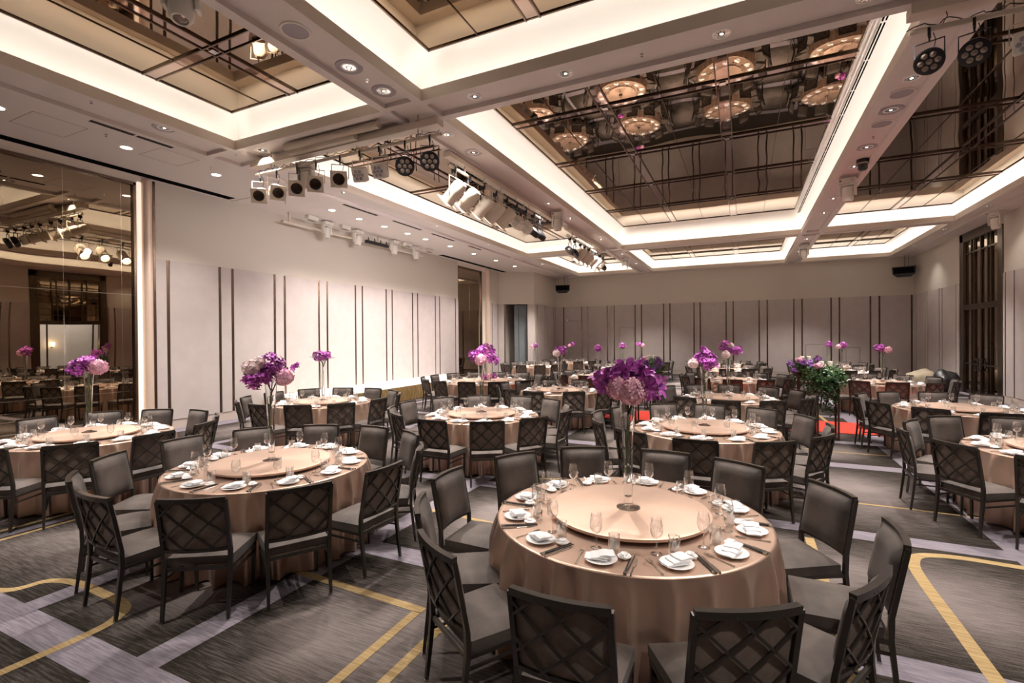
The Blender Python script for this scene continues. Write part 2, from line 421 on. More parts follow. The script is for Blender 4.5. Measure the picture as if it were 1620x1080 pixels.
CHX = {0: [-6.98], 1: [-.5, -2.5], 2: [4.4], 3: [-6.9], 4: [-2.3, -.3], 5: [4.4], 6: [-6.9], 7: [-2.3, -.3], 8: [4.4]}
for ci, (x0, x1, y0, y1, mx0, mx1, my0, my1, mz) in enumerate(COFFERS):
    lip = MB(); H0, H1, T = ZC, 5.70, .31
    Ta = .24 if y0 == 20.0 else T; Tb = .24 if y1 == 19.5 else T
    def ring(z, e): return [(x0-e, y0-e, z), (x1+e, y0-e, z), (x1+e, y1+e, z), (x0-e, y1+e, z)]
    vs = ring(H0, 0)+ring(H1, 0)+ring(H1, .01)+ring(5.615, .01)+[(x0-T, y0-Ta, 5.615), (x1+T, y0-Ta, 5.615), (x1+T, y1+Tb, 5.615), (x0-T, y1+Tb, 5.615)]
    lip.add(vs, [(k*4+i, k*4+(i+1) % 4, (k+1)*4+(i+1) % 4, (k+1)*4+i) for k in range(4) for i in range(4)])
    # second small step inside the lip
    struct('coffer_lip', lip.mesh('coffer_lip', M_lip), ce)
    cv = MB(); n = 12; rows = []
    for k in range(n+1):
        t = k/n*PI/2; z = 5.615+(mz-5.615)*math.sin(t)
        e = 1-math.cos(t)     # quick at the bottom then vertical
        xa, xb = x0-T+(mx0-x0+T)*e, x1+T+(mx1-x1-T)*e; ya, yb = y0-Ta+(my0-y0+Ta)*e, y1+Tb+(my1-y1-Tb)*e
        rows.append([(xa, ya, z), (xb, ya, z), (xb, yb, z), (xa, yb, z)])
    # every side is its own strip so that the mitres stay crisp
    for sd in range(4):
        vs = []
        for r_ in rows: vs += [r_[sd], r_[(sd+1) % 4]]
        cv.add(vs, [(2*k, 2*k+1, 2*k+3, 2*k+2) for k in range(n)])
    me = cv.mesh('coffer_cove', M_cove, smooth=60); struct('coffer_cove', me, ce)
    # mirror soffit of the coffer
    mr = MB(); mr.add([(mx0, my0, mz), (mx1, my0, mz), (mx1, my1, mz), (mx0, my1, mz)], [(0,3,2,1)])
    struct('coffer_mirror', mr.mesh('coffer_mirror', M_mirror), ce)
    ed = MB(); e = .025
    for a in ((mx0, mx0+e, my0, my1), (mx1-e, mx1, my0, my1), (mx0, mx1, my0, my0+e), (mx0, mx1, my1-e, my1)): ed.bx(*a, mz-.02, mz+.01)
    struct('coffer_mirror_trim', ed.mesh('coffer_mirror_trim', M_bronze), ce)
    # channels: a rose metal strip between two dark bars, crossing panels, and thin joints
    ch = MB(); joints = []
    ys = [my1 - 1.4 - 2.48*k for k in range(int((my1-my0)/2.48)+1)] if ci not in (4, 5, 3) else [8.93, 11.43, 13.91, 16.35]
    ys = [y for y in ys if my0+.3 < y < my1-.3]
    wv = .10
    for x in CHX[ci]:
        ch.bx(x-wv, x+wv, my0, my1, mz-.012, mz-.004, 0)
        for s_ in (-1, 1): ch.bx(x+s_*wv-.010, x+s_*wv+.010, my0, my1, mz-.03, mz-.002, 1)
    for y in ys:
        ch.bx(mx0, mx1, y-wv, y+wv, mz-.011, mz-.003, 0)
        for s_ in (-1, 1): ch.bx(mx0, mx1, y+s_*wv-.010, y+s_*wv+.010, mz-.029, mz-.001, 1)
        for x in CHX[ci]: ch.bx(x-.05, x+.05, y-.05, y+.05, mz-.035, mz-.02, 2)
    xs_ = sorted([mx0]+CHX[ci]+[mx1])
    for a, b in zip(xs_[:-1], xs_[1:]):
        ch.bx((a+b)/2-.005, (a+b)/2+.005, my0, my1, mz-.014, mz-.002, 1)
    struct('coffer_channel', ch.mesh('coffer_channel', [M_chan, M_bronze, M_chrome]), ce)
# linear air slots in coffer C (white grille strips) next to the right mirror edge
gr = MB()
for y in range(12):
    y0 = 7.0+y*1.0
    for k in range(2): gr.bx(1.665+k*.04, 1.68+k*.04, y0, y0+.93, 6.14, 6.16)
struct('air_grille', gr.mesh('air_grille', M_black), ce)

# ---- walls
def wallbox(name, *a): return struct(name, MB().bx(*a).mesh(name, M_wall))
wl = wallbox('wall_left', XL-.25, XL, 6.0, 18.97, 0, ZC+.1)
ob('wall_pier', MB().bx(XL-.25, XL, 21.25, 27.7, 0, ZC+.1).bx(XL-.25, XL, YN, -3.0, 0, ZC+.1).bx(XL-.4, XL-.2, -3, 6, 0, 5.7).bx(XL-.4, XL-.2, 18.9, 21.3, 0, 5.7).mesh('wall_pier', M_wall), wl)
wb = wallbox('wall_back', XL-.25, XR+.25, YB, YB+.25, 0, ZC+.1)
D1a, D1b, D2a, D2b = 19.2, 22.37, 11.0, 14.1
wr = struct('wall_right', MB().bx(XR, XR+.25, YN, D2a, 0, ZC+.1).bx(XR, XR+.25, D2b, D1a, 0, ZC+.1).bx(XR, XR+.25, D1b, YB, 0, ZC+.1).bx(XR, XR+.25, D2a, D2b, 5.5, ZC+.1).bx(XR, XR+.25, D1a, D1b, 5.5, ZC+.1).mesh('wall_right', M_wall))
wn = wallbox('wall_near', XL-.25, XR+.25, YN-.25, YN, 0, ZC+.1)
PT, PB = 3.82, .21
def panels(par, axis, fixed, sgn, cuts, lo, hi, dark=1):
    """cuts: strip centres; slabs between them; axis 'y' on an x wall"""
    edges = [lo] + list(cuts) + [hi]; st = .035; th = .035
    for i in range(len(edges)-1):
        a = edges[i] + (st if i > 0 else 0); b = edges[i+1] - (st if i < len(edges)-2 else 0)
        if b-a < .02: continue
        f0, f1 = sorted((fixed, fixed+sgn*th)); q = MB()
        if axis == 'y': q.bx(f0, f1, a, b, PB, PT)
        else: q.bx(a, b, f0, f1, PB, PT)
        ob('wall_panel', q.mesh('wall_panel', M_panel, bevel=.004, seg=1), par)
    for c in cuts:
        f0, f1 = sorted((fixed, fixed+sgn*.022)); q = MB()
        if axis == 'y': q.bx(f0, f1, c-st, c+st, PB, PT)
        else: q.bx(c-st, c+st, f0, f1, PB, PT)
        ob('bronze_strip', q.mesh('bronze_strip', M_bronze), par)
lc = []
for k in range(8): lc += [6.585+1.555*k-.0, 6.585+1.555*k-.335+1.555-.0]
lc = [6.585] + sorted([v for k in range(1, 8) for v in (6.56+1.555*k-.33, 6.56+1.555*k)] + [18.70])
panels(wl, 'y', XL, 1, [v for v in lc if v < 18.9], 6.33, 18.95)
bc = sorted([v for k in range(-1, 11) for v in (-8.35+1.531*k-.17+.0, -8.35+1.531*k+.17) if -10.0 < v < 6.7])
bcx = [-9.63, -8.51, -8.16, -7.01, -6.61, -5.44, -5.09, -3.91, -3.58, -2.36, -2.05, -.80, -.47, .72, 1.08, 2.23, 2.58, 3.77, 4.10, 5.30, 5.64, 6.82]
panels(wb, 'x', YB, -1, bcx, -10.1, XR)
panels(wr, 'y', XR, -1, [22.68, 24.02, 24.32, 25.63, 25.96, 27.15], D1b+.08, YB)
panels(wr, 'y', XR, -1, [14.4, 15.5, 15.85, 17.0, 17.35, 18.5, 19.02], D2b+.05, D1a-.05)
panels(wr, 'y', XR, -1, [-4.0+1.55*k+o for k in range(10) for o in (0, .33) if -4.0+1.55*k+o < 10.8], YN, D2a-.05)
struct('baseboard_left', MB().bx(XL, XL+.02, 6.3, 18.97, 0, PB).mesh('bb', M_base))
struct('baseboard_back', MB().bx(-10.1, XR, YB-.02, YB, 0, PB).mesh('bb', M_base))
struct('baseboard_right', MB().bx(XR-.02, XR, D1b+.1, YB, 0, PB).bx(XR-.02, XR, D2b, D1a-.1, 0, PB).bx(XR-.02, XR, YN, D2a, 0, PB).mesh('bb', M_base))
# faint access door outline on the back wall and hatch lines
tr = MB()
def outline(x0, x1, z0, z1, t=.012):
    y = YB-.037
    for a in ((x0, x0+t, z0, z1), (x1-t, x1, z0, z1), (x0, x1, z1-t, z1)): tr.bx(a[0], a[1], y-.003, y+.001, a[2], a[3])
outline(-6.3, -5.5, .21, 2.55); outline(2.72, 3.6, .21, 1.6); outline(4.35, 4.9, .21, 1.45)
tr.bx(-9.6, -8.55, YB-.04, YB-.036, 3.0, 3.012)
struct('trim_1', tr.mesh('trim_1', M_bronze))
tg = MB(); tg.bx(-9.45, -9.37, YB-.05, YB-.035, 3.0, 3.08)
ob('wall_sensor', tg.mesh('wall_sensor', M_white), wb)
# jog wall with the side opening
JX = -10.1
jw = MB(); jw.bx(-10.1-.3, JX, 24.0, YB, 0, ZC+.1)
jw2 = struct('wall_jog', jw.mesh('wall_jog', M_wall))
def obl(a, b, z0, z1, th, mt, nm, par):
    a = Vector((*a, 0)); b = Vector((*b, 0)); d = (b-a); L = d.length; ang = math.atan2(d.y, d.x)
    q = MB(); c = (a+b)/2; n = Vector((-d.y, d.x, 0)).normalized()*th/2
    q.box((c.x+n.x, c.y+n.y, (z0+z1)/2), (L, th, z1-z0), rz=ang); return ob(nm, q.mesh(nm, mt), par)
A0, A1, A2, A3 = (-11.74, 23.1), (-11.45, 23.25), (-10.42, 23.85), (-10.1, 24.02)
obl(A0, A3, PT, ZC+.1, .2, M_wall, 'wall_upper', jw2)
obl(A0, A1, PB, PT, .2, M_panel, 'wall_panel', jw2)
obl(A2, A3, 0, PT, .2, M_panel, 'wall_panel', jw2)
obl((-11.5, 23.22), (-11.45, 23.25), 0, PT, .3, M_bronze, 'bronze_strip', jw2)
obl((-10.44, 23.84), (-10.38, 23.875), 0, PT, .3, M_bronze, 'bronze_strip', jw2)
panels(jw2, 'y', JX, 1, [24.35, 25.5, 25.8, 26.9, 27.2], 24.05, YB)
# recess behind the opening
dr = struct('door_3', MB().bx(-12.6, -10.15, 25.3, 25.4, 0, 4).bx(-12.7, -12.6, 22.9, 25.4, 0, 4).mesh('door_3', M_black))
obl((-11.22, 23.9), (-10.42, 24.35), 0, PT-.02, .05, M_hallpane, 'door_leaf', dr)
ob('door_joint', MB().bar((-11.0, 23.99, .1), (-11.0, 23.99, 3.7), .006).bar((-10.55, 24.24, .1), (-10.55, 24.24, 3.7), .006).mesh('j', M_black), dr)
# left wall panels between second mirror and jog
panels(wl, 'y', XL, 1, [22.25, 22.9], 22.0, 23.1)
# ---- mirrors on the left wall (treated as trim of the room)
def mirror(n, y0, y1, z0, z1, joints_y, joints_z):
    r = S('trim_%d' % n)
    ob('mirror_pane', MB().bx(XL-.10, XL-.06, y0, y1, z0, z1).mesh('mirror_pane', M_mirror2), r)
    f = MB(); t = .05
    for a in ((y0-t, y0, z0, z1+t), (y1, y1+t, z0, z1+t)): f.bx(XL-.12, XL+.0, *a)
    f.bx(XL-.12, XL, y0-t, y1+t, z1, z1+t); f.bx(XL-.12, XL+.01, y0-t, y1+t, 0, z0)
    ob('mirror_frame', f.mesh('mirror_frame', M_bronze), r)
    j = MB()
    for y in joints_y: j.bx(XL-.061, XL-.058, y-.003, y+.003, z0, z1)
    for z in joints_z: j.bx(XL-.061, XL-.056, y0, y1, z-.006, z+.006)
    ob('mirror_joint', j.mesh('mirror_joint', M_chrome), r); return r
mirror(2, -3.0, 5.93, .12, 5.34, [4.75, 5.72, 3.3, 1.8, .3], [.94, 2.99])
mirror(3, 19.03, 21.2, .12, 5.28, [20.1], [])
def column(n, y, r, glow=True):
    c = S('trim_%d' % n)
    ob('column_shaft', MB().lathe([(r, 0), (r, 5.5)], 28, (XL+.02, y, 0)).mesh('column_shaft', M_champ, smooth=30), c)
    ob('column_strip', MB().bx(XL, XL+.06, y+r+.0, y+r+.05, 0, 5.5).mesh('column_strip', M_bronze), c)
    return c
column(4, 6.17, .10); column(5, 21.72, .16)
ob('reveal_strip', MB().bx(XL-.02, XL+.03, 5.985, 6.06, 0, 5.42).mesh('reveal_strip', M_strip), wl)
ob('mirror_head', MB().bx(XL-.05, XL+.02, -3.0, 6.28, 5.40, 5.53).bx(XL-.05, XL+.02, 18.97, 21.6, 5.35, 5.53).mesh('mirror_head', M_cream), wl)
# black slots
sl = MB().bx(-11.62, -11.38, -3.0, 7.98, ZC-.006, ZC).bx(-11.58, -11.36, 17.2, 23.3, ZC-.006, ZC)
struct('linear_slot', sl.mesh('linear_slot', M_black), ce)
jn = MB().bx(-11.74, -9.3, 8.10, 8.12, ZC-.003, ZC)
for (a, b, c, d) in ((-10.6, -9.8, 3.6, 4.3), (-10.3, -9.6, 5.3, 6.0)):
    for q in ((a, b, c, c+.008), (a, b, d-.008, d), (a, a+.008, c, d), (b-.008, b, c, d)): jn.bx(*q, ZC-.002, ZC)
struct('ceiling_joint', jn.mesh('ceiling_joint', mat('joint_shadow_gap', (.25, .22, .2), .8)), ce)
vent = MB()
for (yc0, yc1) in ((4.15, 4.78), (4.82, 5.4), (9.6, 10.9), (11.6, 13.0), (13.6, 15.0), (16.0, 17.0)):
    for k in range(3): vent.bx(-9.46+k*.035, -9.44+k*.035, yc0, yc1, ZC-.004, ZC)
struct('ceiling_slot_vent', vent.mesh('vent', M_black), ce)
# ---- doors on the right wall
def bigdoor(n, y0, y1, open_):
    d = S('door_%d' % n); fm = MB(); T = .32
    fm.bx(XR-.03, XR+.25, y0, y0+T, 0, 5.5).bx(XR-.03, XR+.25, y1-T, y1, 0, 5.5).bx(XR-.03, XR+.25, y0, y1, 5.2, 5.5).bx(XR-.02, XR+.2, y0, y1, 2.85, 3.03)
    ob('door_frame', fm.mesh('door_frame', M_bronze2, bevel=.01, seg=1), d)
    yc = (y0+y1)/2; ya, yb = y0+T, y1-T; w_ = yb-ya
    bars = MB()
    for f_ in (.0, .22, .30, .5, .70, .78, 1.0):
        y = ya+w_*f_; tk = .034 if f_ != .5 else .06
        bars.bx(XR+.0, XR+.045, y-tk/2, y+tk/2, 3.03, 5.2)
        if not open_ or f_ in (0, 1.0): bars.bx(XR+.0, XR+.045, y-tk/2, y+tk/2, 0, 2.85)
    for z in (4.78, 3.9) if open_ else (4.78,): bars.bx(XR+.01, XR+.05, ya, yb, z-.02, z+.02)
    if open_:
        for z in (4.98, 4.62, 4.4, 4.1, 3.6, 3.3): bars.bx(XR+.015, XR+.05, ya, yb, z-.012, z+.012)
        bars.bx(XR, XR+.05, ya+.25, ya+.31, 0, 2.85).bx(XR, XR+.05, yb-.31, yb-.25, 0, 2.85)
    else:
        bars.bx(XR+.01, XR+.05, ya, yb, 1.0, 1.04).bx(XR+.03, XR+.1, ya, yb, .03, .12)
    ob('door_bars', bars.mesh('door_bars', M_bronze2, bevel=.004, seg=1), d)
    gp = MB().bx(XR+.05, XR+.07, ya, yb, 3.03, 5.2)
    if not open_: gp.bx(XR+.05, XR+.07, ya, yb, 0, 2.85)
    ob('door_glass', gp.mesh('door_glass', M_mirror2), d)
    if not open_:
        for s_ in (-1, 1):
            t = MB().path([(XR-.06, yc+s_*.17+.13*math.cos(a*PI/12), 1.02+.2*math.sin(a*PI/12)) for a in range(24)], .018, n=6, closed=True)
            t.bar((XR-.06, yc+s_*.17, 1.22), (XR+.03, yc+s_*.17, 1.22), .012).bar((XR-.06, yc+s_*.17, .82), (XR+.03, yc+s_*.17, .82), .012)
            ob('door_handle', t.mesh('door_handle', M_bronze2, smooth=40), d)
    return d
bigdoor(1, D1a, D1b, False); bigdoor(2, D2a, D2b, True)
hl = struct('wall_hall', MB().bx(XR+2.6, XR+2.8, 8.5, 17, 0, 3.4).bx(XR+.25, XR+2.8, 8.4, 8.5, 0, 3.4).bx(XR+.25, XR+2.8, 17, 17.1, 0, 3.4).bx(XR+.25, XR+2.8, 8.5, 17, 3.3, 3.4).bx(XR+.2, XR+2.8, 8.5, 17, -.05, 0).mesh('wall_hall', M_hall))
ob('hall_pilaster', MB().bx(XR+2.5, XR+2.6, 11.9, 12.1, 0, 3.3).bx(XR+2.5, XR+2.6, 13.4, 13.6, 0, 3.3).mesh('hall_pilaster', M_hall), hl)
area_light('hall_light', (XR+1.4, 12.7, 3.25), 2.0, 4.0, (0, 0, -1), 55, (.93, .95, 1), hl)
ws = thing('wall_sconce', 'small glowing wall lamp in the hall seen through the open side door', 'wall lamp', (XR+2.5, 12.75, 1.75))
ob('lamp_shade', MB().lathe([(.07, 0), (.09, .22)], 16, (-.1, 0, 0)).mesh('lamp_shade', M_glow, smooth=40), ws)
ob('bracket', MB().bx(-.1, .1, -.02, .02, -.06, 0).mesh('bracket', M_bronze), ws)

# ---- stage
ol = [(-11.7, 9.0), (-10.3, 9.05), (-9.9, 9.4), (-9.84, 10.5), (-9.86, 12), (-9.88, 13.5), (-9.92, 15.0), (-10.2, 16.2), (-10.9, 17.3), (-11.7, 17.8)]
st = thing('stage', 'low white topped stage with a gold fringe skirt along the left wall', 'stage', (-10.6, 12.4, 0))
def rel(o, p): return (p[0]-o.location.x, p[1]-o.location.y)
pl = [rel(st, p) for p in ol]; n = len(pl)
q = MB(); q.add([(x, y, .44) for x, y in pl]+[(x, y, .48) for x, y in pl], [tuple(range(n-1, -1, -1)), tuple(range(n, 2*n))]+[(i, (i+1) % n, n+(i+1) % n, n+i) for i in range(n)])
ob('platform', q.mesh('platform', M_stage), st)
path = []
for i in range(1-1, n-1):
    a, b = Vector((*pl[i], 0)), Vector((*pl[i+1], 0)); k = max(2, int((b-a).length/.028))
    for j in range(k): path.append(a.lerp(b, j/k))
vs = []; nrm = Vector((1, .15, 0)).normalized(); random.seed(11)
for i, p in enumerate(path):
    t = (path[min(i+1, len(path)-1)]-path[max(0, i-1)]); nn = Vector((t.y, -t.x, 0)).normalized()
    e = (.02 if i % 2 else -.02)+random.uniform(-.012, .012)
    vs += [p+nn*(.015)+Vector((0, 0, .475)), p+nn*(.02)+Vector((0, 0, .40)), p+nn*(.03+e)+Vector((0, 0, .2)), p+nn*(.04+e*1.4)+Vector((0, 0, .012+random.uniform(0, .03)))]
fs = []
for i in range(len(path)-1):
    for k in range(3): fs.append((4*i+k, 4*i+k+1, 4*i+5+k, 4*i+4+k))
ob('fringe_skirt', dat('fringe_skirt', vs, fs, M_fringe, True), st)

# ================================================================== CHAIRS
def P(u, w, off=0.):   # point on the curved, reclined back surface; u -1..1, w 0..1
    y = -.238-.072*w-.028*(1-u*u)+off
    return Vector((.225*u, y, .50+.38*w))
def make_chair():
    t = thing('banquet_chair', 'x', 'chair')
    s = MB(); nx, ny = 8, 8; vs = []
    # seat cushion: trapezoid with rounded puffed top
    def seatpt(a, b, z, ins=0):
        hw = .218+.018*(b+1)/2-ins
        return (a*hw, -.215+(b+1)/2*(.415-ins)+ins*.5, z)
    for j in range(ny+1):
        for i in range(nx+1):
            a, b = -1+2*i/nx, -1+2*j/ny
            puff = (1-abs(a)**5)*(1-abs(b)**5)
            vs.append(seatpt(a, b, .435+.035*puff))
    N = (nx+1)*(ny+1)
    rim = [j*(nx+1) for j in range(ny+1)]; 
    loop = [i for i in range(nx+1)] + [j*(nx+1)+nx for j in range(1, ny+1)] + [ny*(nx+1)+i for i in range(nx-1, -1, -1)] + [j*(nx+1) for j in range(ny-1, 0, -1)]
    fs = [(j*(nx+1)+i, j*(nx+1)+i+1, (j+1)*(nx+1)+i+1, (j+1)*(nx+1)+i) for j in range(ny) for i in range(nx)]
    low = [(vs[k][0]*1.0, vs[k][1], .375) for k in loop]; vs2 = vs+low; nl = len(loop)
    fs += [(loop[k], N+k, N+(k+1) % nl, loop[(k+1) % nl])[::-1] for k in range(nl)][::1]
    fs.append(tuple(N+k for k in range(nl))[::-1])
    me = dat('seat', vs2, fs, M_velvet, False); me.polygons.foreach_set('use_smooth', [True]*len(me.polygons))
    me.set_sharp_from_angle(angle=math.radians(50)); me.update()
    ob('seat', me, t)
    # back cushion on the table side
    nx, nz = 10, 8; front = []; back = []
    for k in range(nz+1):
        for i in range(nx+1):
            u, w_ = -1+2*i/nx, k/nz; uu = u*.955; ww = .02+.965*w_
            ed = (1-abs(u)**8)*(1-abs(2*w_-1)**8)
            front.append(P(uu, ww, .012+.042*ed)); back.append(P(uu, ww, .003))
    N = len(front); idx = lambda k, i: k*(nx+1)+i
    fs = [(idx(k, i), idx(k, i+1), idx(k+1, i+1), idx(k+1, i))[::-1] for k in range(nz) for i in range(nx)]
    fs += [tuple(N+v for v in f[::-1]) for f in fs[:nz*nx]]
    lp = [idx(0, i) for i in range(nx+1)]+[idx(k, nx) for k in range(1, nz+1)]+[idx(nz, i) for i in range(nx-1, -1, -1)]+[idx(k, 0) for k in range(nz-1, 0, -1)]
    fs += [(lp[k], lp[(k+1) % len(lp)], N+lp[(k+1) % len(lp)], N+lp[k]) for k in range(len(lp))]
    me = dat('backrest', front+back, fs, [M_velvet, M_backcloth], True)
    for i_, p in enumerate(me.polygons):
        if nz*nx <= i_ < 2*nz*nx: p.material_index = 1
    me.set_sharp_from_angle(angle=math.radians(60)); me.update()
    ob('backrest', me, t)
    # frame round the back
    f = MB()
    f.path([P(-1+2*i/10, 1.0, -.004) for i in range(11)], .017, n=4)
    f.path([P(-1+2*i/10, 0.0, -.008) for i in range(11)], .010, n=4)
    for sx in (-1, 1): f.path([P(sx, k/4, -.008) for k in range(5)], .0125, n=4)
    ob('back_frame', f.mesh('back_frame', M_frame, smooth=30), t)
    # diamond lattice on the rear
    l = MB(); W, H_ = .45, .38
    def onb(x, z): return P(max(-1, min(1, x/.225)), z/H_, -.016)
    for sgn in (1, -1):
        for c0 in (-.40, -.205, -.01, .185, .38) if sgn == 1 else (-.36, -.165, .03, .225, .42):
            # line x = c0' + sgn*z
            pts = []
            for k in range(41):
                z = H_*k/40; x = (c0-.10)*1.0+ (z*1.06 if sgn == 1 else (H_-z)*1.06)
                if -.222 <= x <= .222: pts.append(onb(x, z))
            if len(pts) > 5: l.path([pts[0], pts[len(pts)//3], pts[2*len(pts)//3], pts[-1]], .0062, n=4)
    ob('back_lattice', l.mesh('back_lattice', M_frame, smooth=30), t)
    for sx in (-1, 1):
        lg = MB().path([(sx*.222, -.285, .0), (sx*.220, -.262, .2), (sx*.222, -.243, .38), (sx*.225, -.246, .50)], [.010, .0125, .014, .0135], n=4)
        o = ob('leg', lg.mesh('leg', M_frame, smooth=30), t)
        ob('foot_cap', MB().bx(sx*.222-.012, sx*.222+.012, -.297, -.273, 0, .012).mesh('foot_cap', M_foot), o)
        lg = MB().path([(sx*.212, .165, 0), (sx*.222, .168, .37)], [.009, .0135], n=4)
        o = ob('leg', lg.mesh('leg', M_frame, smooth=30), t)
        ob('foot_cap', MB().bx(sx*.212-.011, sx*.212+.011, .154, .176, 0, .012).mesh('foot_cap', M_foot), o)
    sf = MB().bx(-.222, .222, -.25, -.232, .35, .378).bx(-.225, .225, .16, .18, .35, .378)
    for sx in (-1, 1): sf.bar((sx*.222, -.24, .364), (sx*.225, .17, .364), .011)
    for sx in (-1, 1): sf.bar((sx*.221, -.25, .30), (sx*.221, .166, .30), .007)
    ob('seat_frame', sf.mesh('seat_frame', M_frame), t)
    return t
chair0 = make_chair()
KIDS.clear()
def reg_all(root, pool):
    KIDS[root.name] = [c for c in pool if c.parent == root]
    for c in KIDS[root.name]: reg_all(c, pool)
reg_all(chair0, list(COL.objects)[-20:])

# ================================================================== TABLE THINGS
def cloth_mesh(r, seed, mt):
    rnd = random.Random(seed); n = 384; prof = []; nf = rnd.choice((26, 28, 30)); ph = rnd.uniform(0, 6)
    ph2 = rnd.uniform(0, 6); ph3 = rnd.uniform(0, 6)
    zs = [.752, .750, .742, .725, .69, .64, .56, .44, .30, .16, .02]
    vs = [(0, 0, .752)]; 
    rad = [.5*r, r*.985]
    rings = []
    for zi, z in enumerate([.752, .752]+zs[1:]):
        ring = []
        for i in range(n):
            t = 2*PI*i/n
            if zi == 0: rr = .5*r
            elif zi == 1: rr = r*.985
            else:
                d = (.75-z)/.73; amp = (.058*min(1, d*4.5)**.8+.035*d)
                wv = 1-1.9*abs(math.sin(.5*(nf*t+ph+.9*math.sin(3*t+ph2)+.5*math.sin(7*t+ph3))))**.85
                rr = r*(.995 if z > .745 else 1.0)+.006+.02*d+amp*(wv*(.75+.25*math.sin(2*t+ph3)))+.008*d*math.sin(2*nf*t+ph2)
                if z > .73: rr = r+.004
            ring.append((rr*math.cos(t), rr*math.sin(t), z if not (z < .03) else .008+.012*abs(math.sin(nf*t*.5+ph3))))
        rings.append(ring)
    for rg in rings: vs += rg
    fs = [(0, 1+i, 1+(i+1) % n) for i in range(n)]
    for k in range(len(rings)-1):
        b = 1+k*n
        fs += [(b+i, b+n+i, b+n+(i+1) % n, b+(i+1) % n) for i in range(n)]
    return dat('tablecloth', vs, fs, mt, True)
CL = [cloth_mesh(.92, s, M_cloth) for s in (1, 2, 3, 4)]
def table_base(r):
    return (MB().lathe([(r-.03, .715), (r-.012, .72), (r-.012, .742), (r-.03, .746)], 48).mesh('tabletop', M_wood),
            MB().lathe([(.3, 0), (.3, .03), (.05, .06), (.05, .66), (.25, .715)], 20).mesh('pedestal', M_frame))
TB = table_base(.92); TBP = table_base(1.25)
def susan(r):
    return (MB().lathe([(r-.03, .768), (r, .778), (r, .795), (r-.015, .80)], 96).mesh('turntable', M_cloth2, smooth=30),
            MB().lathe([(.16, .753), (.16, .768)], 24).mesh('swivel', M_frame))
SU = susan(.55); SUP = susan(.75)
plate_me = MB().lathe([(.045, 0), (.05, .004), (.088, .014), (.092, .017), (.088, .0165), (.05, .0075), (.0001, .0065)], 32, capt=False).mesh('plate', M_white, smooth=50)
def napkin_mesh(seed):
    rnd = random.Random(seed); q = MB()
    for k in range(3):
        w_, d_ = .125, .085-.0*k; ox = -.03+.028*k; oz = .012+.011*k; a = rnd.uniform(-.1, .1)+.05*k
        n = 6; vs = []
        for zz in (0, 1):
            for j in range(n+1):
                for i in range(n+1):
                    x, y = -.5+i/n, -.5+j/n
                    e = (1-abs(2*x)**4)*(1-abs(2*y)**4)
                    px = x*w_*(1-.32*k/2)+ox; py = y*d_
                    z = oz + (.003*e+.0015*math.sin(9*x+k+seed)+.0015*math.sin(7*y+seed))*zz + .0005
                    vs.append((px*math.cos(a)-py*math.sin(a), px*math.sin(a)+py*math.cos(a), z+.008*zz-.003*abs(2*x)))
        N = (n+1)**2; I = lambda j, i: j*(n+1)+i
        top = [(N+I(j, i), N+I(j, i+1), N+I(j+1, i+1), N+I(j+1, i)) for j in range(n) for i in range(n)]
        bot = [(I(j, i), I(j+1, i), I(j+1, i+1), I(j, i+1)) for j in range(n) for i in range(n)]
        lp = [I(0, i) for i in range(n)]+[I(j, n) for j in range(n)]+[I(n, i) for i in range(n, 0, -1)]+[I(j, 0) for j in range(n, 0, -1)]
        sd = [(lp[c], lp[(c+1) % len(lp)], N+lp[(c+1) % len(lp)], N+lp[c]) for c in range(len(lp))]
        q.add(vs, top+bot+sd)
    return q.mesh('napkin', M_napkin, smooth=55)
NAP = [napkin_mesh(s) for s in (1, 2, 3, 4)]
wine_me = MB().lathe([(.0345, 0), (.034, .0015), (.012, .005), (.004, .012), (.0032, .05), (.0034, .082), (.008, .090), (.024, .101), (.0355, .120), (.0395, .142), (.0375, .170), (.0315, .200), (.0300, .208)], 24, capt=False).mesh('wine_glass', M_glass, smooth=60)
tumb_me = MB().lathe([(.0, .006), (.024, .006), (.028, .0), (.031, .004), (.034, .03), (.0345, .07), (.0325, .105), (.031, .105), (.0325, .07), (.031, .02), (.020, .014), (.0, .014)], 22, capt=False, capb=False).mesh('tumbler', M_glass, smooth=60)
fk = MB(); fk.path([(0, -.10, .003), (0, -.03, .002), (0, .02, .006), (0, .045, .006)], [.004, .0028, .0022, .005], n=4)
for k in range(4): fk.bar((-.0085+.0057*k, .045, .006), (-.0085+.0057*k, .095, .004), .0014)
fk.bx(-.010, .010, .04, .050, .004, .0065); fork_me = fk.mesh('fork', M_steel)
kn = MB(); kn.path([(0, -.11, .004), (0, -.01, .004)], [.0048, .0040], n=4); kn.add([(-.003, -.01, .002), (.007, -.01, .002), (.008, .08, .002), (.0, .108, .002), (-.003, -.01, .005), (.004, -.01, .006), (.004, .08, .005), (.0, .108, .004)], [(3,2,1,0),(4,5,6,7),(0,1,5,4),(1,2,6,5),(2,3,7,6),(3,0,4,7)]); knife_me = kn.mesh('knife', M_steel)
ck = MB(); ck.bar((0, -.12, .007), (0, .12, .007), .0040, r2=.0026).bx(-.0048, .0048, -.122, -.10, .002, .012, 1); chop_me = ck.mesh('chopstick', [M_chop, M_steel])
dish_me = MB().lathe([(.020, 0), (.034, .006), (.040, .016), (.037, .016), (.028, .007), (.0001, .005)], 20, capt=False).mesh('sauce_dish', M_white, smooth=50)
